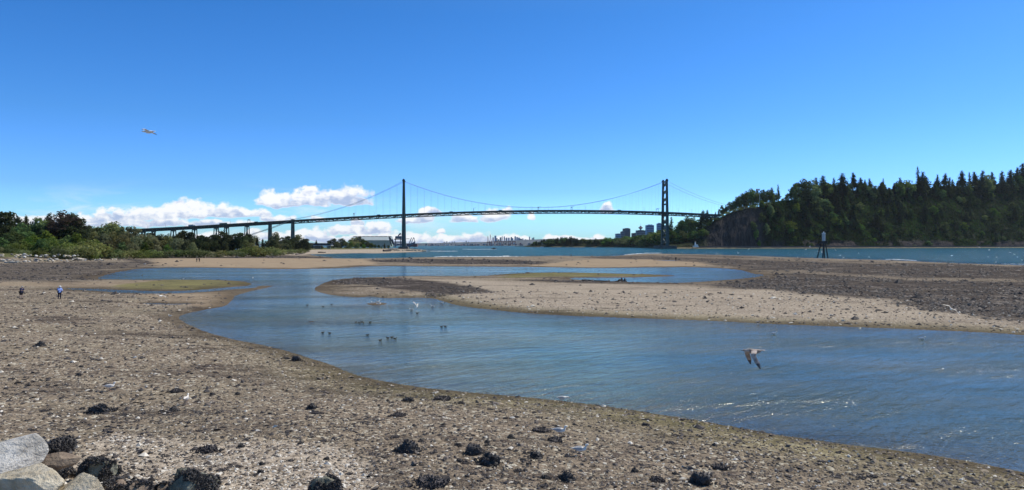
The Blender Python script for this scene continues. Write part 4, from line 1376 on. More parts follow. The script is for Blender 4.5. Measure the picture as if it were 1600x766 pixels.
def vehicle(px, kind, paint, label):
    s_ = at_px(px)
    w_ = NT_ + bpt(s_, -3.3 if rnd.random() < .5 else 0.2, dz(s_) + 0.52)
    sl = math.atan((dz(s_ + 5) - dz(s_ - 5)) / 10)
    root = empty({'truck': 'truck', 'bus': 'bus', 'car': 'car', 'van': 'van'}[kind], tuple(w_), RZ)
    root.rotation_euler = Euler((0, -sl, RZ))
    tag(root, label, kind, None)
    L, Wd, hh_ = dict(truck=(11, 2.5, 3.8), bus=(12, 2.6, 3.3), car=(4.4, 1.8, 1.45), van=(5.6, 2.0, 2.3))[kind]
    m = MB()
    if kind == 'car':
        m.prism([(-2.2, .35), (2.2, .35), (2.2, .85), (1.2, .95), (0.6, 1.42), (-1.2, 1.45), (-1.9, .95), (-2.2, .9)], -Wd / 2, Wd / 2)
        m.v = [(x, z, y) for x, y, z in m.v]
    elif kind == 'truck':
        m.box((-1.3, 0, 2.2), (L - 2.8, Wd, 3.0)); m.box((-0.5, 0, 0.65), (L - 1, 1.6, 0.3))
    else:
        m.box((0, 0, hh_ / 2 + 0.2), (L, Wd, hh_ - 0.4))
    m.build('body', PA[paint], root)
    m = MB()
    if kind == 'truck':
        m.box((4.4, 0, 1.6), (2.0, 2.3, 2.3)); m.build('cab', PA['white'], root)
        m = MB(); m.box((5.42, 0, 2.1), (0.05, 2.0, 0.9)); m.build('windscreen', GLS, root)
    elif kind == 'car':
        m.box((-0.3, 0, 1.2), (1.9, Wd + 0.02, 0.36)); m.build('windows', GLS, root)
    else:
        m.box((0, 0, hh_ * 0.68), (L * 0.88, Wd + 0.04, hh_ * 0.28)); m.build('windows', GLS, root)
    for x in ((-L * 0.32), (L * 0.32)):
        for y in (-Wd / 2 + 0.1, Wd / 2 - 0.1):
            m = MB(); m.tube([(x, y - 0.12, 0.42), (x, y + 0.12, 0.42)], 0.42 if kind in ('car', 'van') else 0.5, 10); m.build('wheel', RUB, root)


for px, k, c, lb in [(301, 'truck', 'silver', 'grey box truck on the left approach viaduct, first large vehicle from the left'), (350, 'bus', 'green', 'dark green long bus on the viaduct above the braced pair of piers'), (325, 'car', 'dark', 'dark car on the viaduct between the grey truck and the dark bus'), (368, 'car', 'dark', 'dark car just ahead of the dark bus on the viaduct'),
                     (401, 'van', 'dark', 'dark van on the viaduct right of the lane gantry'), (262, 'car', 'dark', 'dark car near the far left end of the viaduct'), (228, 'car', 'silver', 'silver car where the viaduct meets the trees'), (592, 'van', 'dark', 'dark van on the bridge shortly left of the first tower'), (705, 'van', 'dark', 'dark van on the main span a short way right of the first tower'),
                     (552, 'car', 'white', 'white car on the side span left of the first tower'), (782, 'van', 'dark', 'dark van on the main span above the small round cloud'), (813, 'car', 'red', 'red car near the middle of the main span'), (872, 'car', 'silver', 'silver car on the right half of the main span'), (967, 'van', 'dark', 'dark van on the main span near the far tower'), (640, 'car', 'silver', 'silver car beside the first tower')]:
    vehicle(px, k, c, lb)

# ------------------------------------------------------------------ things on the spit
SIDE = pm('pale_green_cladding', (0.22, 0.30, 0.25), (0.28, 0.36, 0.31), 0.1, 0.6)
ROOFM = pm('pale_metal_roof', (0.36, 0.42, 0.42), (0.44, 0.49, 0.49), 0.1, 0.5)
D = 1420
sh = empty('storage_shed', (X(580, D), D, 2.0))
tag(sh, 'long pale green metal-roofed storage shed behind the spit trees', 'shed')
x0, x1 = X(549, D) - X(580, D), X(610, D) - X(580, D)
zt = (Y0 - 369.5) / F * D + H - 2
ze = (Y0 - 375.5) / F * D + H - 2
m = MB(); m.box(((x0 + x1) / 2, 18, ze / 2), (x1 - x0, 36, ze)); m.build('wall', SIDE, sh)
m = MB(); m.add([(x0 - .5, -.5, ze), (x1 + .5, -.5, ze), (x1 + .5, 18, zt), (x0 - .5, 18, zt), (x0 - .5, 36.5, ze), (x1 + .5, 36.5, ze)], [(0, 1, 2, 3), (3, 2, 5, 4), (0, 3, 4), (1, 5, 2)]); m.build('roof', ROOFM, sh)
m = MB()
for i in range(9):
    xx_ = x0 + (x1 - x0) * (i + 0.5) / 9
    m.bar((xx_ - (x1 - x0) / 19, 17.6, zt + .2), (xx_ + (x1 - x0) / 22, 17.6, zt + .2), 1.4, 0.9)
m.build('ridge_vent', pm('vent_brown', (.16, .11, .09), (.2, .14, .12), 1), sh)
m = MB()
for i in range(8):
    xx_ = x0 + (x1 - x0) * (i + 0.5) / 8
    m.box((xx_, -0.06, ze * 0.25), (2.2, 0.1, 1.6))
m.build('louvre', PA['dark'], sh)

BLU = pm('loader_blue_grey', (0.06, 0.10, 0.16), (0.10, 0.15, 0.22), 0.3, 0.6)
BLUD = pm('loader_dark_steel', (0.03, 0.045, 0.06), (0.05, 0.07, 0.09), 0.3, 0.6)
D = 1360


def LP_(px, py, dy=0):
    p = P(px, py, D + dy)
    return (p.x - ld.location.x, p.y - ld.location.y, p.z - ld.location.z)


ld = empty('ship_loader', (X(622, D), D, 1.5))
tag(ld, 'blue-grey bulk ship loader with sloping booms on the spit just left of the first tower', 'ship loader')
m = MB()
for px in (618, 626):
    for dy_ in (0, 12):
        m.bar(LP_(px, 387, dy_), LP_(px, 370, dy_), 1.3, up=(1, 0, 0))
m.bar(LP_(616, 378.5), LP_(630, 378.5), 1.0, 2.2); m.bar(LP_(616, 374), LP_(629, 374), 1.0, 1.6)
m.build('portal_frame', BLUD, ld)
m = MB(); c_ = LP_(622, 371); m.box((c_[0], c_[1] + 6, c_[2]), (10.5, 9, 4.6)); m.build('machine_house', BLU, ld)
m = MB(); m.bar(LP_(608.5, 370.5), LP_(616, 383), 1.8, 2.6); m.bar(LP_(608, 371), LP_(612, 385), 1.4, 2.0); m.bar(LP_(613, 374), LP_(616, 382), 1.4); m.build('loading_boom', BLUD, ld)
m = MB(); m.bar(LP_(616, 373.6), LP_(640, 373.3), 1.0, 0.9); m.bar(LP_(626, 365), LP_(632, 372), 0.35); m.bar(LP_(622, 369), LP_(626, 364.5), 1.3, 2.2); m.bar(LP_(626, 364.5), LP_(627, 372), 0.9, up=(1, 0, 0)); m.build('mast', BLU, ld)
m = MB(); m.bar(LP_(612, 380), LP_(633, 384), 1.6, 2.0); m.bar(LP_(614, 385), LP_(634, 380), 1.0, 1.4); m.bar(LP_(633, 387), LP_(648, 379), 2, 3); m.build('conveyor', BLU, ld)
D = 1500
ld = empty('dock_crane', (X(645, D), D, 1.5))
tag(ld, 'slender grey dock crane with two inclined jibs showing right of the first tower base', 'crane')
m = MB(); m.bar(LP_(637, 387), LP_(643, 371.5), 0.9, 1.6); m.bar(LP_(639, 388), LP_(646.5, 371), 0.9, 1.4); m.build('jib', STEEL, ld)
m = MB(); m.bar(LP_(646, 371), LP_(648.5, 377), 0.5); m.bar(LP_(648, 387), LP_(648.3, 377), 1.5, up=(1, 0, 0)); m.bar(LP_(647.6, 378), LP_(647.6, 372), .6, up=(1, 0, 0)); m.build('mast', BLU, ld)
m = MB(); a = LP_(644, 383.5); m.box(a, (22, 8, 6)); m.build('base_house', pm('port_red', (.16, .07, .07), (.24, .1, .09), .2), ld)

# flat-roofed pavilion on the spit
D = 870
hs_ = empty('beach_pavilion', (X(504, D), D, 1.6))
tag(hs_, 'low pavilion with a flat dark roof and white posts standing among the spit trees', 'building')
wpx = lambda a: a / F * D
m = MB(); m.box((0, 4, wpx(7.6)), (wpx(27), 12, wpx(2.9))); m.build('roof', pm('roof_dark', (.015, .02, .03), (.03, .04, .05), 1, .6), hs_)
m = MB(); m.box((0, 4, wpx(5.9)), (wpx(28), 13, 0.35)); m.build('fascia', PA['white'], hs_)
m = MB(); m.box((wpx(-8), 5, wpx(3)), (wpx(8), 9, wpx(6))); m.build('wall', pm('wall_brown', (.16, .13, .1), (.22, .18, .14), 1), hs_)
for xx_ in (-13, -2.5, 8, 10, 12.5):
    m = MB(); m.box((wpx(xx_), -1.2, wpx(2.9)), (0.5, 0.5, wpx(5.8))); m.build('post', STEEL, hs_)

D = 640
dm = empty('white_dome', (X(371, D), D, 3.0))
tag(dm, 'white domed tank or tent half hidden by trees below the viaduct', 'dome')
m = MB(); m.ball((0, 0, wpx(3.5)), (wpx(4.4), wpx(4.4), wpx(5)), 20, 12); m.build('shell', PA['white'], dm, True)
m = MB(); m.tube([(0, 0, 0), (0, 0, wpx(3.2))], wpx(4.5), 20); m.build('drum', PA['white'], dm)

# small white light beacon at the foot of the cliff, flagpole
D = float(np.interp(1087, HX, HS)) + 6
lh = empty('beacon_house', (X(1087, D), D, 2.6))
tag(lh, 'small white light beacon with a stepped white base at the foot of the dark cliff', 'lighthouse')
k = D / F
m = MB(); m.prism([(-4 * k, -2), (4 * k, -2), (4 * k, 4), (-4 * k, 4)], 0, 2.2 * k); m.box((1 * k, 1, 3 * k), (4.6 * k, 4, 2.4 * k)); m.build('base', PA['white'], lh)
m = MB(); m.tube([(-0.5 * k, 1, 2 * k), (-0.5 * k, 1, 7 * k)], [1.5 * k, 1.0 * k], 10); m.build('tower', PA['white'], lh)
m = MB(); m.tube([(-0.5 * k, 1, 7 * k), (-0.5 * k, 1, 8.3 * k), (-.5 * k, 1, 9 * k)], [0.9 * k, 0.9 * k, 0.1], 10); m.build('lantern', PA['silver'], lh)

p = hill_pt(1187, 16 + float(np.interp(1187, HX, HW)) + 2)
fp = empty('flagpole', tuple(p))
tag(fp, 'white flagpole with a red and white flag at the cliff-top lookout', 'flagpole')
zt = H + (Y0 - 295) / F * p.y - p.z
m = MB(); m.tube([(0, 0, 0), (0, 0, zt)], [0.35, 0.2], 8); m.build('pole', PA['white'], fp)
m = MB()
n = 12
for i in range(n):
    m.cm = 1 if 3 <= i < 9 else 0
    xa, xb = -7.0 * i / n, -7.0 * (i + 1) / n
    f_ = lambda x: 0.5 * math.sin(x * 1.3)
    m.add([(xa, f_(xa), zt - 3.8), (xb, f_(xb), zt - 3.8), (xb, f_(xb), zt - .3), (xa, f_(xa), zt - .3), (xa, f_(xa) + .05, zt - 3.8), (xb, f_(xb) + .05, zt - 3.8), (xb, f_(xb) + .05, zt - .3), (xa, f_(xa) + .05, zt - .3)], [(0, 1, 2, 3), (7, 6, 5, 4), (3, 2, 6, 7), (0, 4, 5, 1)])
m.cm = 2
leafp = [(0, 1.3), (.25, .8), (.7, .9), (.55, .35), (1.0, .1), (.35, -.35), (.08, -.3), (.06, -.9), (-.06, -.9), (-.08, -.3), (-.35, -.35), (-1.0, .1), (-.55, .35), (-.7, .9), (-.25, .8)]
m.add([(-3.5 + a, f_(-3.5) - 0.08, zt - 2.0 + b_) for a, b_ in leafp], [tuple(range(len(leafp)))])
m.build('flag', [pm('flag_red', (.6, .03, .03), (.6, .03, .03), 1), PA['white'], pm('flag_leaf', (.6, .03, .03), (.6, .03, .03), 1)], fp)

# ------------------------------------------------------------------ channel marker on piles
D = 8222 / (404.5 - Y0)
D = 400.0
k = D / F
bz = hz(X(1287, D), D)
bc = empty('channel_beacon', (X(1287, D), D, 0.2), 0.2)
tag(bc, 'white channel beacon on four dark splayed piles at the edge of the mussel bar', 'channel marker')
WOODD = pm('tarred_timber', (.018, .018, .02), (.04, .04, .042), 1.5, .85, stretch=(1, 1, .2))
zp = H + (Y0 - 381.5) / F * D
zq = H + (Y0 - 378) / F * D
for a, b_ in ((-10, -4), (10, 4), (-2.5, -1.6), (2.5, 1.6)):
    m = MB(); y_ = 1 if abs(a) == 10 else (-2.2 if a < 0 else 2.2)
    m.tube([(a * k, y_, -1.2), (b_ * k, y_ * .4, zp)], [0.34, 0.28], 8); m.build('pile', WOODD, bc)
m = MB(); m.box((0, 0, (zp + zq) / 2), (8 * k, 2.6, zq - zp)); m.box((0, 0, zq + 0.1), (9 * k, 3.0, .25)); m.build('platform', WOODD, bc)
zr = H + (Y0 - 365.5) / F * D
m = MB(); m.tube([(0, 0, zq + .2), (0, 0, zr)], 2.5 * k, 14); m.build('hut', PA['silver'], bc)
m = MB(); m.tube([(0, 0, zr), (0, 0, zr + .3)], 2.9 * k, 14); m.tube([(0, 0, zr + .3), (0, 0, zr + 1.0)], [.35, .2], 8); m.build('lantern', PA['white'], bc)

# ------------------------------------------------------------------ far city
CB = {k: pm('far_building_' + k, c, c2, 0.05, .6) for k, c, c2 in (('blue', (.24, .34, .47), (.30, .41, .55)), ('grey', (.16, .17, .18), (.24, .25, .26)), ('brown', (.11, .095, .10), (.15, .13, .13)), ('pale', (.34, .35, .36), (.45, .45, .45)), ('red', (.30, .09, .08), (.36, .12, .1)), ('pink', (.24, .17, .17), (.3, .22, .22)))}
WINB = pm('far_window_band', (.04, .06, .09), (.07, .09, .12), .2, .3)


def building(px0, px1, top, base, D, c, label, group=None, steps=0, cat='building', bands=True, rz=0.0, depth=None):
    xa, xb = X(px0, D), X(px1, D)
    w_ = xb - xa
    zt = H + (Y0 - top) / F * D
    zb = max(0.2, H + (Y0 - base) / F * D)
    r_ = empty('apartment_tower' if cat == 'tower' else 'city_building', ((xa + xb) / 2, D, zb), rz)
    tag(r_, label, cat if cat != 'tower' else 'building', group)
    m = MB()
    hh_ = zt - zb
    dp = depth or max(w_ * 0.8, 18)
    m.box((0, dp / 2, hh_ * .48), (w_, dp, hh_ * .96))
    m.build('walls', CB[c], r_)
    m = MB()
    m.box((w_ * .05, dp / 2, hh_ * .98), (w_ * .55, dp * .6, hh_ * .045)); m.build('roof_plant', CB['grey'], r_)
    if bands:
        m = MB()
        fl = max(3, min(22, int(hh_ / 8)))
        for i in range(fl):
            m.box((0, dp / 2, hh_ * (.05 + .88 * (i + .5) / fl)), (w_ * 0.9, dp + .6, hh_ * .88 / fl * .42))
        m.build('windows', WINB, r_)
    return r_


building(962, 970, 365, 374, 3200, 'blue', 'pale blue-grey low slab building at the left end of the downtown cluster')
building(970, 976, 361.5, 375, 3250, 'grey', 'grey terraced building between the pale slab and the tall brown tower block')
building(974, 985, 356.5, 375, 3300, 'brown', 'tall dark brown tower block of the left downtown pair')
building(988, 1000, 364, 374, 3300, 'brown', 'low dark building just left of the lookout tower building')
building(995, 1009, 359.5, 373, 3200, 'grey', 'broad grey building carrying the saucer-shaped lookout')
building(1010, 1022, 351, 374, 3100, 'blue', 'wide blue glass tower left of the far bridge tower')
building(1027, 1034, 348.5, 370, 3000, 'blue', 'tall blue glass tower partly hidden by the left leg of the far bridge tower')
building(1036, 1042, 352, 372, 3100, 'grey', 'grey tower seen between the legs of the far bridge tower')
D = 3190
k = D / F
lo_ = empty('lookout_tower', (X(1001.5, D), D + 8, H + (Y0 - 359.6) / F * D))
tag(lo_, 'saucer-shaped lookout with a thin mast on top of a broad downtown building', 'lookout tower')
m = MB(); m.tube([(0, 0, -.5), (0, 0, 2.0 * k)], 1.2 * k, 12); m.build('shaft', CB['grey'], lo_)
m = MB(); m.tube([(0, 0, 1.2 * k), (0, 0, 3.2 * k), (0, 0, 4.2 * k), (0, 0, 4.9 * k)], [1.0 * k, 3.5 * k, 3.5 * k, 1.6 * k], 20); m.build('saucer', CB['pink'], lo_)
m = MB(); m.tube([(0, 0, 4.9 * k), (0, 0, 6.2 * k)], 1.6 * k, 12); m.tube([(0, 0, 6.2 * k), (0, 0, 10.5 * k)], [.5, .2], 6); m.build('mast', CB['red'], lo_)
GT = 'distant high-rise cluster on the skyline'
for px, wd_, ty, c in [(770.5, 2.2, 371, 'blue'), (774, 3, 368.3, 'blue'), (776.5, 1.6, 372, 'grey'), (782, 2.4, 371, 'grey'), (784.5, 1.5, 369.3, 'blue'), (788, 2, 369.5, 'blue'), (790.5, 1.2, 372, 'grey'), (792, 1.6, 371, 'blue'), (795, 2.4, 371.5, 'blue'), (799, 2.2, 370.5, 'grey'), (801, 2, 372, 'blue'), (805, 2.5, 369.3, 'blue'), (808, 2.6, 370.4, 'blue'), (811, 3, 371.3, 'blue'), (814, 3, 373, 'grey'), (817, 2, 372.5, 'blue'), (821, 3, 374, 'blue'), (827.5, 1.7, 369.8, 'blue'), (832, 1.8, 372, 'blue'), (834, 1.6, 371, 'grey'), (824, 2.5, 374.5, 'grey'), (779, 2.4, 374, 'grey')]:
    building(px - wd_ / 2, px + wd_ / 2, ty, 380, 5600, c, 'tiny blue-grey high-rise in the distant skyline cluster right of the red cranes', GT, cat='tower', bands=False)
for px, ty in [(694, 378), (698, 377.2), (706.5, 377.6), (710, 377.5), (728.3, 376.3), (732, 377.8), (702, 378.6)]:
    building(px - .7, px + .7, ty, 381, 5600, 'grey', 'tiny tower on the distant ridge left of the red cranes', 'towers on the distant ridge', cat='tower', bands=False)
for i in range(130):
    px = rnd.uniform(662, 830)
    D = rnd.uniform(4300, 4900)
    top = rnd.uniform(380.6, 383.2) if px < 765 else rnd.uniform(379.5, 383)
    wd_ = rnd.uniform(1.0, 3.6)
    c = rnd.choices(['pale', 'pink', 'grey', 'red', 'blue', 'brown'], [3, 3, 2, 1.2, 2, 2])[0]
    o = building(px, px + wd_, top, min(384, top + 2.2), D, c, 'small low waterfront building in the distant port town', 'distant waterfront buildings', bands=False)
# port cranes
for px, ty, lb in [(762.5, 369, 'left and thinner of the two raised red dock cranes of the distant port'), (766.5, 366.5, 'taller raised red dock crane of the distant port')]:
    D = 4300
    ld = empty('port_crane', (X(px, D), D, 1))
    tag(ld, lb, 'crane')
    m = MB(); m.bar(LP_(px - 1.5, 384), LP_(px - 1, 376), 3.0, up=(1, 0, 0)); m.bar(LP_(px + 1.8, 384), LP_(px + 1.4, 376), 3.0, up=(1, 0, 0)); m.bar(LP_(px - 2, 378.5), LP_(px + 2.4, 378.5), 2.5, 4); m.build('gantry', CB['red'], ld)
    m = MB(); m.bar(LP_(px + 1, 377), LP_(px - .3, ty), 2.0); m.bar(LP_(px - 1, 377), LP_(px - .3, ty), 1.6); m.build('boom', CB['red'], ld)
for px in (775, 782, 789, 796, 803):
    D = 4350
    ld = empty('port_crane', (X(px, D), D, 1))
    tag(ld, 'squat red dock crane in the row at the distant container port', 'crane', 'row of squat red port cranes')
    m = MB(); m.bar(LP_(px - 2, 384), LP_(px - 2, 377), 3.0, up=(1, 0, 0)); m.bar(LP_(px + 2, 384), LP_(px + 2, 377), 3.0, up=(1, 0, 0)); m.build('gantry', CB['red'], ld)
    m = MB(); m.bar(LP_(px - 3, 378), LP_(px + 3, 378), 4, 5); m.build('boom', CB['red'], ld)
# white dome on the skyline right of the point

# ------------------------------------------------------------------ rocks
def ico(n):
    bm0 = __import__('bmesh').new()
    __import__('bmesh').ops.create_icosphere(bm0, subdivisions=n, radius=1)
    v = np.array([a.co[:] for a in bm0.verts]); f = np.array([[q.index for q in a.verts] for a in bm0.faces])
    bm0.free()
    return v, f


ICO = {n: ico(n) for n in (1, 2, 3, 4, 5)}


def n3(p, s, seed):
    return (vnoise(p[:, 0] * s + seed, p[:, 1] * s + 3.7, seed) + vnoise(p[:, 1] * s + 9.1, p[:, 2] * s + seed, seed + 1) + vnoise(p[:, 2] * s + 5.3, p[:, 0] * s + 1.7, seed + 2)) / 3 - 0.5


def rock_arrays(seed, sub=4, planes=11, rough=0.06, dims=(1, 1, 0.7), flat=0.15, dmin=0.62, dmax=0.95):
    r_ = np.random.RandomState(seed)
    v, f = ICO[sub]
    n = r_.normal(size=(planes, 3)); n /= np.linalg.norm(n, axis=1, keepdims=True)
    d = r_.uniform(dmin, dmax, planes)
    dot = v @ n.T
    rad = np.where(dot > 0.05, d[None, :] / np.maximum(dot, 0.05), 9)
    r = np.minimum(1.05, rad.min(1))
    p = v * r[:, None]
    p = p * (1 + rough * 2.2 * n3(p, 2.2, seed) + rough * 1.3 * n3(p, 6, seed + 5) + rough * 0.6 * n3(p, 15, seed + 9))[:, None]
    return p * np.array(dims), f


ROCKW = pm('pale_granite', (0.36, 0.345, 0.31), (0.66, 0.65, 0.61), 2.2, 0.9, bump=0.14, bscale=5)
ROCKY = pm('yellowish_granite', (0.36, 0.30, 0.20), (0.64, 0.58, 0.45), 2.0, 0.9, bump=0.14, bscale=5)
ROCKB = pm('brown_rock', (0.13, 0.095, 0.07), (0.30, 0.235, 0.17), 2.5, 0.9, bump=0.05, bscale=10)
ROCKG = pm('grey_green_rock', (0.075, 0.075, 0.055), (0.26, 0.26, 0.20), 3.0, 0.9, bump=0.06, bscale=12)
ROCKD = pm('dark_grey_rock', (0.07, 0.07, 0.07), (0.21, 0.205, 0.19), 1.0, 0.9, bump=0.06, bscale=8)
MUSM = pm('mussel_shell', (0.009, 0.009, 0.010), (0.07, 0.062, 0.058), 5.0, 0.55, bump=0.02, bscale=30)
MUSB = pm('weathered_mussel', (0.02, 0.018, 0.02), (0.10, 0.085, 0.08), 8.0, 0.75, bump=0.02, bscale=30)


def shell_bits(base, nrm, n, size, seed, jit=0.6):
    """n small elongated shells standing on given points"""
    r_ = np.random.RandomState(seed)
    k = r_.randint(0, len(base), n)
    c = base[k]; nn = nrm[k] + r_.normal(size=(n, 3)) * jit
    nn /= np.linalg.norm(nn, axis=1, keepdims=True)
    a = np.cross(nn, r_.normal(size=(n, 3))); a /= np.linalg.norm(a, axis=1, keepdims=True)
    b = np.cross(nn, a)
    s = (size * r_.uniform(0.6, 1.4, n))[:, None]
    v = np.stack([c - nn * s * .3, c + a * s * .5 + nn * s * .4, c + b * s * .3 + nn * s * .4, c - a * s * .5 + nn * s * .4, c - b * s * .3 + nn * s * .4, c + nn * s * 1.25], 1).reshape(-1, 3)
    F_ = np.array([[0, 2, 1], [0, 3, 2], [0, 4, 3], [0, 1, 4], [5, 1, 2], [5, 2, 3], [5, 3, 4], [5, 4, 1]])
    f = (np.arange(n)[:, None, None] * 6 + F_[None]).reshape(-1, 3)
    return v, f


def clump_mesh(seed, dims, nbits=420, size=0.06, mat=None):
    p, f = rock_arrays(seed, 3, 9, 0.45, dims)
    q = p / np.array(dims)
    up = q[:, 2] > -0.2
    nn = q / np.linalg.norm(q, axis=1, keepdims=True)
    r_ = np.random.RandomState(seed + 50)
    ang = r_.uniform(0, 6.28, 120); rr_ = 0.35 + 0.42 * r_.random_sample(120) * (0.6 + 0.4 * np.sin(ang * 2 + seed))
    ap = np.stack([rr_ * np.cos(ang), rr_ * np.sin(ang) * .9, np.zeros(120) - .01], 1)
    v2, f2 = shell_bits(np.concatenate([p[up]] + [ap]), np.concatenate([nn[up], np.tile([[0, 0, 1.0]], (120, 1))]), nbits, size, seed + 1, 0.9)
    va, fa = shell_bits(ap, np.tile([[0, 0, 1.0]], (120, 1)), 110, size * .9, seed + 2, 1.2)
    f2 = np.concatenate([f2, fa + len(v2)]); v2 = np.concatenate([v2, va])
    return np_mesh('mussel_clump', np.concatenate([p, v2]), np.concatenate([f, f2 + len(p)]), [mat or MUSM])


CLM = [clump_mesh(300 + i, (0.5, 0.42 - 0.04 * (i % 2), 0.30 + 0.03 * i)) for i in range(4)] + [clump_mesh(320 + i, (0.5, 0.40, 0.12), mat=MUSB) for i in range(3)]


def clump(px, py, wpx, label, group=None, kind=None, hs_=1.0):
    p = gpt(px, py + wpx * 0.12)
    w_ = wpx / F * p.y
    o = link('mussel_clump', CLM[kind if kind is not None else rnd.randrange(7)], None, tuple(p + Vector((0, 0, 0.04 * w_))))
    o.scale = (w_, w_, w_ * hs_)
    o.rotation_euler = (0, 0, rnd.uniform(0, 6.28))
    return tag(o, label, 'mussel clump', group)


for px, py, wd_, lb, k in [(157, 640, 33, 'large black mussel-covered rock on the open shingle above the pale boulders at lower left', 0), (637, 703, 36, 'broad black mussel clump low in the middle of the near shingle', 1), (740, 706, 26, 'dark mussel clump, left of two lying close together', 2), (763, 719, 33, 'dark mussel clump, right and larger of two lying close together', 3),
                         (672, 751, 46, 'widest dark mussel clump at the bottom edge of the near shingle', 4), (837, 712, 20, 'dark mussel clump below the two gulls standing together', 0), (885, 747, 25, 'round black mussel clump at the bottom edge, right of the widest one', 1), (1127, 729, 24, 'ragged dark mussel clump on the shingle toward the right waterline', 4),
                         (1096, 752, 32, 'dark mussel clump at the bottom edge, farthest right of the large ones', 2), (1027, 748, 22, 'brownish mussel clump at the bottom edge between two darker ones', 5), (275, 610, 18, 'low mussel clump on the left beach just above a white standing gull', 5), (271, 641, 16, 'small black clump just left of a white standing gull', 1),
                         (463, 562, 14, 'black clump close to the channel edge at the bend of the near beach', 2), (487, 636, 17, 'black clump on the middle of the near beach, below the channel bend', 3), (63, 539, 14, 'black clump on the upper left beach below the two walkers', 1), (691, 622, 25, 'flat mussel clump right beside the channel edge', 4),
                         (326, 701, 30, 'flat ring-like mussel clump on the lower left shingle', 5), (637, 625, 17, 'small dark clump near the channel edge, left of the flat one', 0), (494, 645, 15, 'small clump just below the mid-beach black clump', 6), (622, 648, 22, 'brown clump with a pale stone in the middle of the near beach', 5), (845, 672, 24, 'low dark clump beside the left of the two standing gulls', 6), (867, 686, 22, 'low dark clump right under the left of the two standing gulls', 4)]:
    clump(px, py, wd_ * 1.12, lb, None, k, 1.15 if k < 4 else 1.5)
n_ = 0
while n_ < 215:
    px = rnd.uniform(-10, 1500)
    py = 470 + 290 * rnd.random() ** 0.75
    lim = np.interp(px, [0, 275, 400, 600, 800, 1000, 1200, 1400, 1600], [455, 500, 540, 600, 622, 648, 684, 708, 745])
    if py < lim + 4: continue
    if px < 190 and py > 680: continue
    if fbm(np.array([px * 1.0]), np.array([py * 2.0]), 120, 2, 77)[0] < -0.05 and rnd.random() < 0.7: continue
    wd_ = rnd.uniform(4, 11) * (0.55 + (py - 450) / 330)
    clump(px, py, wd_, 'small dark mussel clump on the near shingle, ' + ('on the upper beach' if py < 560 else 'on the middle beach' if py < 660 else 'on the lowest beach') + (' at left' if px < 330 else ' left of centre' if px < 660 else ' right of centre' if px < 1000 else ' toward the right'), 'small mussel clumps on the near beach', rnd.choice([4, 5, 6, 6, 0, 1]), 1.1)
    n_ += 1
for px, py, wd_ in [(1383, 488, 8), (1373, 484, 10), (1323, 483, 7), (1265, 487, 6), (1242, 499, 6), (1353, 497, 6), (1110, 459, 8), (1143, 460, 9), (1023, 464, 5), (889, 465, 4), (1041, 453, 6), (1536, 497, 7), (1463, 505, 5), (1195, 472, 5), (718, 461, 4), (748, 467, 3), (976, 465, 3), (1109, 496, 4)]:
    clump(px, py, wd_, 'small dark clump on the pale gravel bar beyond the channel', 'clumps on the pale bar beyond the channel', rnd.choice([4, 5, 0]), 0.8)


def rock(name, seed, px, py, wpx, hpx, mat, label, cat='boulder', dims=None, sub=5, planes=17, rough=0.06, rz=0, group=None, lift=0.30, depth=0.9):
    """boulder whose visible outline is about wpx wide and hpx tall, its foot at row py"""
    p = gpt(px, py)
    w_ = wpx / F * p.y / 2; h_ = hpx / F * p.y / 2
    v, f = rock_arrays(seed, sub, planes, rough, (w_ * 1.12, w_ * depth * 1.1, h_ * 1.45), dmin=0.5, dmax=0.82)
    o = link(name, np_mesh(name, v, f, [mat], smooth=False), None, tuple(p + Vector((0, w_ * 0.3, h_ * lift))))
    o.rotation_euler = (0, 0, rz)
    return tag(o, label, cat, group)


rock('boulder', 401, -14, 758, 122, 74, ROCKW, 'big white-topped granite boulder at the lower left corner, highest of the pale boulders', lift=0.75, rough=0.05)
rock('boulder', 402, 72, 738, 86, 34, ROCKB, 'flat brown boulder lying between the white boulder and the black mussel clumps', lift=0.5, rough=0.05, depth=0.6)
rock('boulder', 413, 40, 792, 108, 62, ROCKY, 'pale yellowish boulder at the bottom left corner, in front of the flat brown one', lift=0.7, rough=0.05)
rock('boulder', 404, 120, 790, 84, 50, ROCKY, 'pale pointed boulder at the bottom edge, rightmost of the pale ones', lift=0.6, rough=0.05)
o = rock('mussel_clump', 430, 74, 716, 78, 30, MUSM, 'black mussel-crusted ridge behind the flat brown boulder', 'mussel clump', lift=0.4, rough=0.25)


def crust(o, n, size, seed, zmin=-0.1, mat=None):
    """a crust of mussels growing on a rock: part of the rock"""
    me0 = o.data
    co = np.zeros(len(me0.vertices) * 3, np.float32); me0.vertices.foreach_get('co', co); co = co.reshape(-1, 3)
    no = co / np.linalg.norm(co, axis=1, keepdims=True)
    sel = (no[:, 2] > zmin) & (n3(no, 1.6, seed) > 0.0)
    if sel.sum() < 20: sel = no[:, 2] > zmin
    v, f = shell_bits(co[sel], no[sel], n, size, seed, 0.8)
    return link('mussel_crust', np_mesh('mussel_crust', v, f, [mat or MUSM]), o)


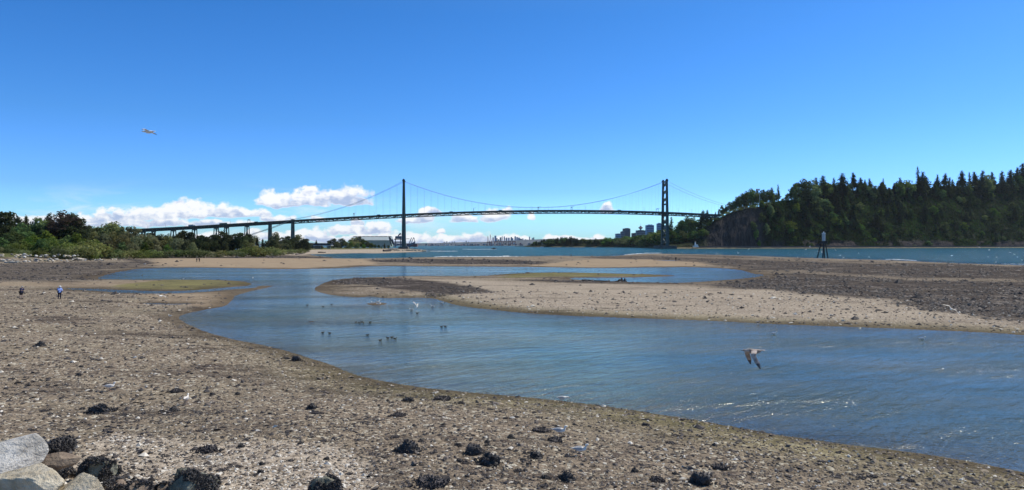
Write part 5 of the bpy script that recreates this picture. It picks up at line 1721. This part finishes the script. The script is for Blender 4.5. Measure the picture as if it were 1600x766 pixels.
crust(o, 2600, 0.05, 1, -0.4)
for sd, px, py, wx_, hx_, mt, lb, cr in [(441, 146, 752, 78, 40, ROCKG, 'black mussel-crusted rock right of the flat brown boulder', 1700), (442, 100, 748, 36, 14, ROCKB, 'small brown mussel-crusted stone between the pale boulders', 300), (443, 170, 768, 46, 18, ROCKB, 'low dark red-brown mussel rock at the bottom edge beside the pale pointed boulder', 450), (444, 213, 774, 48, 20, ROCKB, 'low dark mussel rock at the bottom edge, right of the red-brown one', 500),
                                         (445, 292, 782, 74, 52, ROCKG, 'grey-green rock crusted with black mussels at the bottom edge', 1300), (446, 282, 752, 24, 24, ROCKG, 'small knobbly mussel rock perched behind the grey-green one', 350), (447, 322, 764, 38, 26, ROCKG, 'grey knobbly mussel rock right of the grey-green one', 450), (448, 512, 778, 50, 40, ROCKG, 'rounded black mussel rock at the bottom edge left of the middle', 1300), (449, 258, 766, 24, 12, ROCKB, 'small flat mussel stone left of the grey-green rock', 150)]:
    o = rock('mussel_rock', sd, px, py, wx_, hx_, mt, lb, 'rock', lift=0.5, rough=0.14, sub=4)
    crust(o, int(cr * 1.7), 0.05, sd, -0.35)

# riprap of the left bank
def inst_mesh(name, seed, mats, nv):
    out = []
    for i in range(nv):
        v, f = rock_arrays(seed + i, 2, 8, 0.08, (1, 0.85, 0.7))
        out.append(np_mesh(name, v, f, [mats[i % len(mats)]]))
    return out


RIP = inst_mesh('riprap_boulder', 500, [ROCKW, ROCKD, ROCKY, ROCKW, ROCKG, ROCKD], 9)
for i in range(285):
    px = rnd.uniform(-30, 196)
    lo_, hi_ = np.interp(px, [-30, 0, 100, 160, 196], [412.5, 411.5, 409.5, 407.5, 405]), np.interp(px, [-30, 100, 150, 196], [398, 396.5, 397, 401])
    py = rnd.uniform(hi_ + .5, lo_)
    p = gpt(px, py)
    o = link('riprap_boulder', RIP[rnd.randrange(9)], None, tuple(p + Vector((0, 0, 0.15))))
    s_ = rnd.uniform(0.3, 0.85)
    o.scale = (s_ * rnd.uniform(1, 1.5), s_, s_ * rnd.uniform(0.6, 1))
    o.rotation_euler = (rnd.uniform(-.3, .3), rnd.uniform(-.3, .3), rnd.uniform(0, 6))
    tag(o, 'pale or grey boulder in the rock revetment below the trees at the far left', 'boulder', 'boulders of the left revetment')
for i in range(95):
    px = rnd.uniform(228, 446)
    py = rnd.uniform(397.8, 401.2) - (1.2 if px > 400 else 0)
    p = gpt(px, py)
    o = link('shore_boulder', RIP[rnd.choice([0, 1, 4, 5, 1, 4, 2])], None, tuple(p + Vector((0, 0, 0.2))))
    s_ = rnd.uniform(0.5, 1.4)
    o.scale = (s_ * rnd.uniform(1, 1.5), s_, s_ * rnd.uniform(0.6, 1))
    o.rotation_euler = (rnd.uniform(-.3, .3), rnd.uniform(-.3, .3), rnd.uniform(0, 6))
    tag(o, 'boulder in the dark stone edging below the shrubs, left of the sandy spit', 'boulder', 'boulders below the viaduct trees')
for i in range(40):
    px = rnd.uniform(600, 664); py = np.interp(px, [600, 664], [391.2, 392.6]) + rnd.uniform(-.9, .5)
    p = gpt(px, py)
    o = link('spit_boulder', RIP[rnd.choice([1, 4, 5, 2])], None, tuple(p + Vector((0, 0, 0.4))))
    s_ = rnd.uniform(0.9, 2.2)
    o.scale = (s_ * 1.5, s_, s_ * .7)
    o.rotation_euler = (0, 0, rnd.uniform(0, 6))
    tag(o, 'boulder on the tip of the spit around the base of the first bridge tower', 'boulder', 'boulders at the tip of the spit')

# driftwood
LOGP = pm('bleached_driftwood', (0.30, 0.26, 0.21), (0.55, 0.50, 0.43), 1.5, .9, stretch=(.3, 1, 1))
LOGD = pm('dark_driftwood', (0.03, 0.025, 0.022), (0.08, 0.065, 0.055), 1.5, .9, stretch=(.3, 1, 1))


def logg(pxa, pya, pxb, pyb, r, mat, label, group=None, lift=0.0):
    a, b_ = gpt(pxa, pya), gpt(pxb, pyb)
    a.z += r * .8; b_.z += r * .8 + lift
    mid = (a + b_) / 2
    m = MB()
    pts = [a.lerp(b_, q / 6) - mid + Vector((0, rnd.uniform(-.3, .3) * r, rnd.uniform(-.3, .3) * r)) for q in range(7)]
    m.tube(pts, [r * (1.1 - .08 * i) for i in range(7)], 8)
    return tag(m.build('driftwood_log', mat, None, False, tuple(mid)), label, 'log', group)


logg(0, 408, 17, 408.6, .45, LOGP, 'bleached driftwood log lying on the revetment at the far left edge')
logg(8, 411, 28, 411.3, .35, LOGP, 'thin bleached log at the foot of the revetment near the left edge')
logg(120, 405.6, 136, 406.4, .4, LOGP, 'bleached log on the right half of the revetment')
logg(599, 393.2, 611, 393.0, 1.0, LOGD, 'thick dark log on the pale sand of the spit')
logg(447, 397.5, 468, 394.8, .5, LOGD, 'dark slanting drift log at the left end of the sandy spit', lift=1)
logg(440, 396.5, 460, 397.6, .5, LOGP, 'pale drift log at the left end of the sandy spit')
logg(462, 398.2, 474, 397.2, .4, LOGD, 'short dark drift log nearest the spit inlet')
logg(497, 395.2, 509, 395.1, .5, LOGD, 'thin dark log on the middle of the sandy spit')
logg(909, 438.6, 951, 440.2, .12, LOGD, 'long thin dark waterlogged branch lying in the far pool beside a black stump')
p = gpt(971.5, 440)
m = MB()
for a, b_, hh_ in ((-.45, 0, .55), (.0, .1, .8), (.55, 0, .7), (-.1, -.2, .4)):
    m.tube([(a, b_, -.2), (a * 1.1, b_, hh_ * .6), (a * .9 + .05, b_, hh_)], [.3, .2, .05], 7)
m.tube([(-1.4, 0, .05), (0, 0, .15), (1.0, .1, .05)], [.06, .16, .1], 7)
tag(m.build('stump', LOGD, None, False, tuple(p)), 'black twin-pronged stump standing at the edge of the far pool', 'stump')

# ------------------------------------------------------------------ loose shingle near the camera
N = 85000
u_ = nr.uniform(-0.80, 0.80, N); dy_ = 75 + (640 - 75) * nr.random_sample(N) ** 0.9
DD = H * F / dy_
bx, by = u_ * DD, DD
bz = lookup('z', bx, by)
DD2 = np.hypot(bx, by)
keep = bz > 0.02
keep &= ~((u_ < -0.55) & (dy_ > 300) & (nr.random_sample(N) < .3))
bx, by, bz, DD2 = bx[keep], by[keep], bz[keep], DD2[keep]
N = len(bx)
sz2 = (0.018 + 0.0009 * DD2) * np.exp(nr.normal(size=N) * 0.45)
cl_ = fbm(bx, by, 2.5, 3, 61)
an = nr.uniform(0, 2 * math.pi, N)
a = np.stack([np.cos(an), np.sin(an), nr.normal(size=N) * .25], 1); b_ = np.stack([-np.sin(an), np.cos(an), nr.normal(size=N) * .25], 1)
up = np.cross(a, b_); up /= np.linalg.norm(up, axis=1, keepdims=True)
c0 = np.stack([bx, by, bz], 1)
s_ = sz2[:, None]
el = nr.uniform(0.5, 0.95, (N, 1)); hh_ = nr.uniform(.28, .75, (N, 1))
V_ = [c0 - up * s_ * .3]
for q in range(5):
    g = 2 * math.pi * q / 5
    V_.append(c0 + a * s_ * math.cos(g) * nr.uniform(.75, 1.1, (N, 1)) + b_ * s_ * el * math.sin(g) * nr.uniform(.75, 1.1, (N, 1)) + up * s_ * .1)
V_.append(c0 + up * s_ * hh_ + a * s_ * nr.uniform(-.3, .3, (N, 1)))
V_ = np.stack(V_, 1).reshape(-1, 3)
Ff = []
for q in range(5):
    q2 = (q + 1) % 5
    Ff += [[0, 1 + q2, 1 + q], [6, 1 + q, 1 + q2]]
Ff = (np.arange(N)[:, None, None] * 7 + np.array(Ff)[None]).reshape(-1, 3)
pr = nr.random_sample(N)
pw = lookup('p', bx, by)
dark = pr < np.clip(0.36 + cl_ * 1.5 - pw * .3, .06, .85)
pr = np.where((nr.random_sample(N) < pw * .5) & ~dark, .95, pr)
mi = np.where(dark, 0, np.where(pr > .92, 3, np.where(pr > .68, 1, 2)))
G0 = pm('shingle_dark', (0.02, 0.018, 0.02), (0.07, 0.06, 0.055), 3, .8)
G1 = pm('shingle_tan', (0.20, 0.160, 0.108), (0.37, 0.30, 0.21), 3, .85)
G2 = pm('shingle_brown', (0.08, 0.066, 0.055), (0.18, 0.15, 0.125), 3, .85)
G3 = pm('shingle_shell', (0.50, 0.46, 0.38), (0.72, 0.68, 0.60), 3, .8)
tag(link('shingle', np_mesh('shingle', V_, Ff, [G0, G1, G2, G3], fmat=np.repeat(mi, 10))), 'loose stones, mussels and broken shells covering the near beach', 'shingle', kind='stuff')

# mussel lumps that texture the dark bars farther out
N = 60000
u_ = nr.uniform(-0.78, 0.78, N); dy_ = 18 + (140 - 18) * nr.random_sample(N) ** 0.9
by = H * F / dy_; bx = u_ * by
bz = lookup('z', bx, by); bm0 = lookup('m', bx, by)
keep = (bz > 0.03) & (bz < 1.2) & (nr.random_sample(N) < np.clip(bm0, 0.045, 1) * np.clip(0.55 + fbm(bx, by, 16, 4, 63) * 2.4, .05, 1))
bx, by, bz = bx[keep], by[keep], bz[keep]
N = len(bx)
s_ = ((0.05 + 0.0013 * by) * np.exp(nr.normal(size=N) * 0.4))[:, None]
c0 = np.stack([bx, by, bz], 1)
V_ = [c0 - np.array([0, 0, .1])]
for q in range(5):
    g = 2 * math.pi * q / 5 + .3
    V_.append(c0 + np.array([math.cos(g), math.sin(g), .1]) * s_ * nr.uniform(.6, 1.3, (N, 1)))
V_.append(c0 + np.array([0, 0, .62]) * s_ + nr.normal(size=(N, 3)) * s_ * .12)
V_ = np.stack(V_, 1).reshape(-1, 3)
Ff2 = (np.arange(N)[:, None, None] * 7 + np.array(sum([[[0, 1 + (q + 1) % 5, 1 + q], [6, 1 + q, 1 + (q + 1) % 5]] for q in range(5)], []))[None]).reshape(-1, 3)
tag(link('mussel_bed', np_mesh('mussel_bed', V_, Ff2, [G0, G2], fmat=np.repeat((nr.random_sample(N) > .55).astype(int), 10))), 'dense dark mussel beds on the bars across the channel and on the left beach', 'mussel bed', kind='stuff')

# ------------------------------------------------------------------ birds
FW = pm('white_feathers', (0.84, 0.80, 0.72), (0.92, 0.88, 0.80), 6, .85)
FG = pm('grey_feathers', (0.40, 0.40, 0.40), (0.52, 0.51, 0.50), 6, .85)
FB = pm('brown_feathers', (0.20, 0.155, 0.13), (0.52, 0.45, 0.40), 9, .85)
FT = pm('wingtip_feathers', (0.05, 0.05, 0.055), (0.10, 0.10, 0.11), 6, .85)
FY = pm('yellow_bill', (0.6, 0.38, 0.05), (0.65, 0.42, 0.08), 6, .6)
FP = pm('pink_leg', (0.45, 0.22, 0.18), (0.5, 0.26, 0.22), 6, .7)
FD = pm('duck_brown', (0.045, 0.03, 0.022), (0.12, 0.085, 0.06), 16, .85)
FDH = pm('duck_head_dark', (0.012, 0.02, 0.014), (0.03, 0.035, 0.025), 10, .6)


def wing(m, sgn, z0, inner, outer, sweep=0.1, root=(0.06, 0.05, 0.04), chord=0.17, span=0.66, tipmat=3):
    """thin arched wing; inner/outer: dihedral angles in degrees"""
    x, y, z = root[0], sgn * root[1], root[2] + z0
    pts = []; k = 9
    for i in range(k + 1):
        q = i / k
        an_ = R(inner if q < .42 else outer)
        if i:
            y += sgn * math.cos(an_) * span / k
            z += math.sin(an_) * span / k
        xx_ = x + (0.10 * min(q, .42) / .42) - max(0, q - .42) * (sweep * 3)
        ch = chord * (1 - 0.25 * q) * (1 if q < .75 else (1 - (q - .75) * 3.0))
        pts.append((xx_, y, z, max(ch, .02)))
    for i in range(k):
        a0, b0 = pts[i], pts[i + 1]
        t_ = .012 * (1 - i / k) + .003
        vs = []
        for (xx_, y_, z_, ch) in (a0, b0):
            vs += [(xx_ + ch * .3, y_, z_), (xx_ - ch * .2, y_, z_ + t_ + .01), (xx_ - ch * .7, y_, z_ - .005), (xx_ - ch * .2, y_, z_ - t_)]
        m.cm = tipmat if i >= 7 else 1
        m.add(vs, [(0, 4, 5, 1), (1, 5, 6, 2)])
        m.cm = tipmat if i >= 7 else 0
        m.add(vs, [(2, 6, 7, 3), (3, 7, 4, 0), (4, 7, 6, 5), (0, 1, 2, 3)])
    m.cm = 0


def gull(pose, juv=False, inner=15, outer=-10, head_up=True, pale=False):
    m = MB()
    z0 = 0.0 if pose == 'swim' else (0.16 if pose == 'stand' else 0.0)
    m.cm = 0
    fly = pose == 'fly'
    hx_, hz2 = (0.30, 0.03) if fly or not head_up else (0.24, 0.15)
    nx, nz = (0.22, 0.02) if fly or not head_up else (0.195, 0.07)
    pts = [(-0.30, 0, .03), (-0.20, 0, .025), (-0.10, 0, .0), (0.0, 0, -.01), (0.10, 0, .0), (0.17, 0, .025), (nx, 0, nz), (hx_ - .04, 0, hz2 - .015), (hx_, 0, hz2), (hx_ + .035, 0, hz2 - .003), (hx_ + .05, 0, hz2 - .008)]
    rs = [(.045, .008), (.05, .02), (.075, .06), (.085, .075), (.08, .072), (.06, .058), (.038, .042), (.032, .036), (.034, .037), (.022, .024), (.010, .012)]
    pts = [(x, y, z + z0 + .075) for x, y, z in pts]
    m.tube(pts, rs, 12)
    m.cm = 2
    m.tube([(hx_ + .045, 0, hz2 + z0 + .067), (hx_ + .085, 0, hz2 + z0 + .062), (hx_ + .1, 0, hz2 + z0 + .052)], [.011, .009, .003], 6)
    m.cm = 3
    for sg in (-1, 1):
        m.ball((hx_ + .012, sg * .031, hz2 + z0 + .083), .006, 6, 4)
    if not fly:
        for sg in (-1, 1):   # folded wings
            m.cm = 1
            m.tube([(.13, sg * .05, z0 + .10), (.04, sg * .072, z0 + .105), (-.10, sg * .068, z0 + .105), (-.22, sg * .04, z0 + .10)], [(.018, .03), (.022, .058), (.02, .046), (.01, .02)], 8)
            m.cm = 3
            m.tube([(-.20, sg * .04, z0 + .103), (-.29, sg * .018, z0 + .105), (-.36, sg * .004, z0 + .11)], [(.012, .018), (.01, .012), (.003, .004)], 6)
    else:
        for sg in (-1, 1):
            wing(m, sg, z0 + .075, inner, outer)
    if pose == 'stand':
        m.cm = 4
        for sg in (-1, 1):
            m.tube([(.02, sg * .035, z0 + .02), (.0, sg * .035, .09), (.01, sg * .035, .0)], .006, 5)
            m.add([(-.01, sg * .035, .004), (.06, sg * .035 - .025, .004), (.065, sg * .035 + .025, .004), (-.01, sg * .035, -.004), (.06, sg * .035 - .025, -.004), (.065, sg * .035 + .025, -.004)], [(0, 1, 2), (5, 4, 3), (0, 3, 4, 1), (1, 4, 5, 2), (2, 5, 3, 0)])
    mats = [FB, FB, FT, FT, FP] if juv else [FW, FW if pale else FG, FY, FW if pale else FT, FP]
    return m.mesh('gull', mats, True)


GM = {'stand': gull('stand'), 'peck': gull('stand', head_up=False), 'swim': gull('swim'), 'glide': gull('fly', inner=12, outer=-14), 'down': gull('fly', inner=-8, outer=-42), 'up': gull('fly', inner=48, outer=66), 'bank': gull('fly', inner=20, outer=-22, pale=True),
      'juv': gull('fly', True, inner=-22, outer=-66), 'juvstand': gull('stand', True)}


def bird(mesh, loc, yaw, label, sc=1.0, roll=0, pitch=0, group=None, cat='gull', name='gull'):
    o = link(name, GM[mesh], None, tuple(loc))
    o.rotation_euler = Euler((R(roll), R(pitch), R(yaw)), 'XYZ')
    o.scale = (sc, sc, sc)
    return tag(o, label, cat, group)


def water(px, py, sink=0.0):
    D_ = H * F / (py - Y0)
    return Vector((X(px, D_), D_, -sink))


bird('stand', gpt(874, 683), -20, 'white gull with grey wings standing on dark shingle, left of the two near gulls', .98)
bird('stand', gpt(906, 713), -5, 'white and grey gull standing lowest and rightmost on the near shingle', .92)
bird('peck', gpt(878, 629), 8, 'white gull standing low at the very edge of the channel', .9)
bird('stand', gpt(171, 611), 35, 'pale greyish gull standing on the open beach right above the large black rock', .95)
bird('stand', gpt(291, 631), 95, 'white gull seen from behind on the left beach beside a small black clump', .95)
bird('stand', gpt(266, 497), 160, 'tiny white gull on the gravel near the left bend of the channel', .9)
bird('swim', water(1209, 523), 0, 'pale gull swimming near the pale bar, above and right of the flying brown gull', .95)
bird('swim', water(1441, 531), 0, 'pale gull swimming farther right in the channel below the flying white gull', .95)
bird('juvstand', gpt(1184, 507), 10, 'dark young gull standing at the lower edge of the pale bar', .9)
bird('stand', gpt(583, 476), 200, 'white gull on the left end of the tiny gravel islet', .9)
bird('stand', gpt(590, 475), 20, 'white gull in the middle of the tiny gravel islet', 1.0)
bird('peck', gpt(592, 477.5), 190, 'white gull at the front edge of the tiny gravel islet', .9)
bird('up', water(652, 484) + Vector((0, 0, .35)), 80, 'white gull with both wings raised, alighting on the channel', 1.15, pitch=-35)
bird('swim', water(643, 485), 180, 'white gull floating just left of the alighting gull', .95)
bird('swim', water(676, 479.5), 170, 'white gull floating just right of the alighting gull', .85)
bird('swim', water(690, 474.5), 0, 'small gull floating in the corner of the pale gravel bar', .9)
bird('glide', water(251, 474) + Vector((0, 0, .8)), 90, 'white gull with spread wings low over the brown sand strip at left', 1.2, roll=14)
bird('stand', gpt(226, 414.5), 20, 'white gull on the dark rocky point of the left beach', 1.6)
bird('stand', gpt(395, 436), 90, 'white gull at the tip of the green algae bar', 1.0)
bird('swim', water(286, 436.3), 0, 'tiny white gull floating off the upper edge of the green algae bar', .9)
bird('juvstand', gpt(829, 462), 90, 'dark young gull standing alone on the left part of the pale bar', 1.0)
bird('juv', P(1179, 553, 22.5), 180, 'brown young gull in flight over the channel with wings beating down', 1.06, pitch=0)
bird('glide', P(233, 208.5, 33), 178, 'white gull gliding alone in the blue sky at upper left', 0.92, roll=2, pitch=0)
bird('bank', P(1486, 485, 64), 76, 'white gull banking steeply over the mussel bar near the right edge', 1.25, roll=34)
for i, (px, py) in enumerate([(1487, 400), (1546, 391), (1561, 387), (1544, 402), (1557, 403), (1556, 410), (1578, 395), (1597, 407), (1467, 433), (1358, 402), (1318, 403), (1305, 391), (1342, 397), (1313, 399.5), (1246, 402.5), (1259, 390.5), (1284, 395), (1278, 393), (1530, 387), (1585, 398), (1590, 402), (1266, 386.5), (1170, 390), (1153, 396)]):
    bird(rnd.choice(['glide', 'down', 'up', 'bank']), P(px, py, rnd.uniform(250, 330)), rnd.uniform(0, 360), 'small white gull flying low over the open water between the mussel bar and the headland', rnd.uniform(1.0, 1.25), roll=rnd.uniform(-35, 35), group='gulls over the far water')


def duck_mesh(dip=False):
    m = MB()
    m.cm = 0
    m.tube([(-.27, 0, .11), (-.2, 0, .07), (-.08, 0, .05), (.05, 0, .05), (.14, 0, .06), (.19, 0, .11), (.2, 0, .16), (.23, 0, .195), (.27, 0, .185)], [(.02, .006), (.06, .03), (.1, .07), (.1, .075), (.075, .06), (.045, .05), (.034, .036), (.04, .038), (.02, .02)], 10)
    m.cm = 1
    m.tube([(.17, 0, .15), (.2, 0, .18), (.235, 0, .2), (.27, 0, .19)], [(.036, .04), (.04, .042), (.042, .04), (.02, .02)], 8)
    m.cm = 2
    m.tube([(.265, 0, .185), (.31, 0, .175), (.33, 0, .172)], [(.016, .012), (.018, .006), (.01, .003)], 6)
    m.cm = 0
    for sg in (-1, 1):
        m.tube([(.08, sg * .085, .09), (-.05, sg * .095, .1), (-.19, sg * .05, .1)], [(.02, .03), (.02, .04), (.008, .012)], 6)
    return m.mesh('duck', [FD, FDH, FY], True)


GM['duck'] = duck_mesh()
for px, py, yaw, lb in [(504, 520, 0, 'dark duck swimming left of its close companion near the small mud patch'), (515, 521, 180, 'dark duck swimming right of its close companion near the small mud patch'), (574, 524, 0, 'dark duck swimming alone between the pair and the tight cluster'), (594, 532, 0, 'dark duck swimming lowest, just left below the tight cluster'), (606, 528.5, 180, 'left duck of the tight cluster in the channel'), (612, 527.5, 20, 'middle duck of the tight cluster in the channel'), (617, 529.5, 0, 'right duck of the tight cluster in the channel'),
                        (690, 511, 0, 'left duck of the small pair toward the middle of the channel'), (696, 510.5, 200, 'right duck of the small pair toward the middle of the channel'), (652, 490, 0, 'dark duck swimming directly below the alighting gull'), (518, 476, 0, 'small dark duck left of the gravel islet, right one of two'), (505, 479.5, 180, 'small dark duck left of the gravel islet, left one of two'),
                        (480, 477, 0, 'small dark duck at the far left of the ducks by the islet'), (222, 431, 90, 'black waterbird on the far pool near the left beach'), (742, 433.5, 0, 'tiny dark bird resting on the upper edge of the pale bar')]:
    bird('duck', water(px, py) if py < 600 and px != 742 else gpt(px, py), yaw, lb, 0.58 if py > 440 else 1.2, cat='duck', name='duck')
for px, py in [(556, 504), (561, 504.5), (565, 503.5), (568, 505), (578, 504)]:
    bird('duck', water(px, py), rnd.uniform(0, 360), 'tiny shorebird feeding in the shallows between the islet and the tight duck cluster', .55, cat='shorebird', name='shorebird', group='tiny shorebirds in the shallows')

# ------------------------------------------------------------------ people
SKIN = pm('skin', (.42, .27, .20), (.48, .32, .25), 4, .6)
HAIR = pm('grey_hair', (.35, .34, .33), (.45, .44, .43), 10, .9)
CL_ = {k: pm('cloth_' + k, c, tuple(q * 1.35 for q in c), 5, .9) for k, c in dict(navy=(.02, .022, .06), black=(.015, .014, .018), blue=(.22, .32, .62), dark=(.025, .022, .035), white=(.75, .75, .74), brown=(.10, .06, .045)).items()}


def skin_obj(name, mat, pts, edges, rad, parent):
    me = bpy.data.meshes.new(name)
    me.from_pydata(pts, edges, [])
    me.materials.append(mat)
    o = link(name, me, parent)
    md = o.modifiers.new('Skin', 'SKIN')
    md.use_smooth_shade = True
    sv_ = me.skin_vertices[0].data if me.skin_vertices else None
    if sv_:
        for i, r_ in enumerate(rad):
            sv_[i].radius = (r_, r_)
        sv_[0].use_root = True
    o.modifiers.new('Sub', 'SUBSURF').levels = 1
    o.modifiers['Sub'].render_levels = 2
    return o


def person(px, py, hgt_, yaw, top, legs, hatm, label, bent=0.0, reach=True, shorts=False, item=None):
    p = gpt(px, py)
    k = hgt_ / 1.70
    root = empty('person', tuple(p), R(yaw), k)
    tag(root, label, 'person')
    b = bent
    J = {'pel': (0, 0, .92), 'wai': (.03 * b, 0, 1.06), 'che': (.16 * b, 0, 1.28), 'nec': (.24 * b + .01, 0, 1.44), 'hed': (.30 * b + .03, 0, 1.56), 'top': (.33 * b + .03, 0, 1.64),
         'hl': (0, .10, .88), 'kl': (.05, .12, .48), 'al': (0.0, .13, .08), 'fl': (.14, .14, .03), 'hr': (0, -.10, .88), 'kr': (-.02, -.12, .48), 'ar': (-.07, -.13, .08), 'fr': (.08, -.14, .03),
         'sl': (.20 * b, .19, 1.38), 'el': (.10 + .2 * b, .25, 1.12), 'wl': (.32, .16, 1.08), 'pl': (.39, .13, 1.08), 'sr': (.20 * b, -.19, 1.38), 'er': (.10 + .2 * b, -.25, 1.12), 'wr': (.33, -.14, 1.12), 'pr': (.41, -.12, 1.13)}
    RD = {'pel': .15, 'wai': .135, 'che': .15, 'nec': .055, 'hed': .095, 'top': .07, 'hl': .10, 'kl': .062, 'al': .042, 'fl': .038, 'hr': .10, 'kr': .062, 'ar': .042, 'fr': .038, 'sl': .065, 'el': .045, 'wl': .032, 'pl': .036, 'sr': .065, 'er': .045, 'wr': .032, 'pr': .036}
    E = [('pel', 'wai'), ('wai', 'che'), ('che', 'nec'), ('nec', 'hed'), ('hed', 'top'), ('pel', 'hl'), ('hl', 'kl'), ('kl', 'al'), ('al', 'fl'), ('pel', 'hr'), ('hr', 'kr'), ('kr', 'ar'), ('ar', 'fr'), ('che', 'sl'), ('sl', 'el'), ('el', 'wl'), ('wl', 'pl'), ('che', 'sr'), ('sr', 'er'), ('er', 'wr'), ('wr', 'pr')]

    def sub(names, name, mat, grow, add=0.0):
        idx = {n: i for i, n in enumerate(names)}
        return skin_obj(name, mat, [J[n] for n in names], [(idx[a], idx[b2]) for a, b2 in E if a in idx and b2 in idx], [RD[n] * grow + add for n in names], root)
    sub(list(J), 'body', SKIN, 1.0)
    sub(['wai', 'che', 'pel', 'sl', 'el', 'sr', 'er'] + (['wl', 'wr'] if not shorts else []), 'jacket' if top != 'blue' else 'shirt', CL_[top], 1.28, .03)
    J['kl2'] = J['kl']; sub(['pel', 'hl', 'kl', 'hr', 'kr'] + ([] if shorts else ['al', 'ar']), 'shorts' if shorts else 'trousers', CL_[legs], 1.14, .018)
    J.pop('kl2')
    h0 = Vector(J['hed'])
    m = MB(); m.ball(tuple(h0 + Vector((-.015, 0, .045))), (.105, .098, .09), 12, 8); m.build('hair', HAIR, root, True)
    if hatm:
        m = MB(); m.tube([tuple(h0 + Vector((0, 0, .05))), tuple(h0 + Vector((0, 0, .06)))], [.19, .18], 16); m.tube([tuple(h0 + Vector((0, 0, .05))), tuple(h0 + Vector((0, 0, .13))), tuple(h0 + Vector((0, 0, .16)))], [.115, .10, .05], 14); m.build('hat', CL_[hatm], root, True)
    for sg in (-1, 1):
        m = MB(); q = Vector(J['al' if sg > 0 else 'ar']); m.tube([tuple(q + Vector((-.06, 0, -.03))), tuple(q + Vector((.05, 0, -.03))), tuple(q + Vector((.19, 0, -.05)))], [(.045, .05), (.048, .05), (.04, .03)], 8); m.build('shoe', CL_['black'], root, True)
    m = MB()
    for sg in (-1, 1): m.ball(tuple(h0 + Vector((.088, sg * .032, .01))), .012, 6, 4)
    m.build('eye', CL_['black'], root)
    m = MB(); m.tube([tuple(h0 + Vector((.085, 0, .01))), tuple(h0 + Vector((.115, 0, -.025)))], [.01, .02], 6); m.build('nose', SKIN, root, True)
    return root


person(33, 467, 1.62, -12, 'navy', 'black', None, 'person in navy jacket and dark shorts leaning forward, left of the two walkers', bent=0.55, shorts=True)
person(93, 467.3, 1.66, -25, 'blue', 'dark', 'white', 'person in white hat, light blue shirt and dark trousers, right of the two walkers', bent=.25)
person(307.5, 409.2, 1.7, 10, 'dark', 'dark', None, 'distant person in dark clothes on the far sand flat, left of a pair')
person(311.5, 409.0, 1.75, 170, 'brown', 'black', None, 'distant person in brown clothes on the far sand flat, right of a pair')
person(1056, 408.2, 1.85, 90, 'black', 'black', None, 'lone distant person in black standing by the puddle on the outer bar')
p = water(892.5, 401.2)
m = MB(); m.tube([(0, 0, -1), (0, 0, 1.0)], [.3, .26], 8); m.tube([(0, 0, 1.0), (0, 0, 1.25)], [.42, .1], 8)
tag(m.build('mooring_post', LOGD, None, False, (p.x, p.y, 0)), 'short dark post in the water just beyond the outer sandbar', 'post')

# ------------------------------------------------------------------ boats
D = 1180
bo = empty('speedboat', (X(771.5, D), D, 0.05), 0)
tag(bo, 'small dark speedboat trailing a white wake on the open water under the bridge', 'boat')
m = MB(); m.add([(-3.4, -1.1, 0), (2, -1.1, 0), (3.8, 0, .3), (2, 1.1, 0), (-3.4, 1.1, 0), (-3.4, -1.3, 1.1), (2, -1.3, 1.2), (4.2, 0, 1.5), (2, 1.3, 1.2), (-3.4, 1.3, 1.1)], [(0, 1, 6, 5), (1, 2, 7, 6), (2, 3, 8, 7), (3, 4, 9, 8), (4, 0, 5, 9), (5, 6, 7, 8, 9)]); m.build('hull', CL_['black'], bo)
m = MB(); m.box((-.2, 0, 1.7), (2.6, 1.7, 1.1)); m.build('cabin', CL_['dark'], bo)
m = MB(); m.box((1.15, 0, 1.85), (.06, 1.5, .6)); m.build('windscreen', GLS, bo)
m = MB(); m.box((-3.6, 0, .9), (.5, .5, 1.2)); m.build('outboard_motor', CL_['black'], bo)
foam_strip([(776, 389.6), (762, 389.6), (744, 389.9), (722, 389.5)], 5.5, 'white wake trailing behind the dark speedboat')
D = 1900
bo = empty('sailboat', (X(846.5, D), D, 0.0), 0)
tag(bo, 'small white sailboat with a bare mast off the low wooded point', 'sailboat')
m = MB(); m.add([(-5, -1.4, 0), (3, -1.4, 0), (5.5, 0, .3), (3, 1.4, 0), (-5, 1.4, 0), (-5, -1.6, 1.4), (3, -1.6, 1.5), (6, 0, 1.8), (3, 1.6, 1.5), (-5, 1.6, 1.4)], [(0, 1, 6, 5), (1, 2, 7, 6), (2, 3, 8, 7), (3, 4, 9, 8), (4, 0, 5, 9), (5, 6, 7, 8, 9)]); m.build('hull', PA['white'], bo)
m = MB(); m.tube([(0.5, 0, 1.4), (0.5, 0, 14)], [.14, .08], 6); m.build('mast', PA['silver'], bo)
m = MB(); m.box((-1, 0, 1.8), (4, 1.8, .7)); m.build('cabin', PA['white'], bo)
# ------------------------------------------------------------------ air
hb = MB().box((0, 5450, 146.5), (54000, 12700, 308))
hzm = bpy.data.materials.new('haze')
hzm.use_nodes = True
t = NT(hzm.node_tree)
pv_ = t.n('ShaderNodeVolumePrincipled')
pv_.inputs['Color'].default_value = (0.80, 0.90, 1.0, 1)
pv_.inputs['Density'].default_value = 0.000014
pv_.inputs['Anisotropy'].default_value = 0.2
o = t.n('ShaderNodeOutputMaterial'); t.nt.links.new(pv_.outputs[0], o.inputs['Volume'])
if HAZE:
    hb_ = hb.build('haze', hzm)
    tag(hb_, kind='stuff')
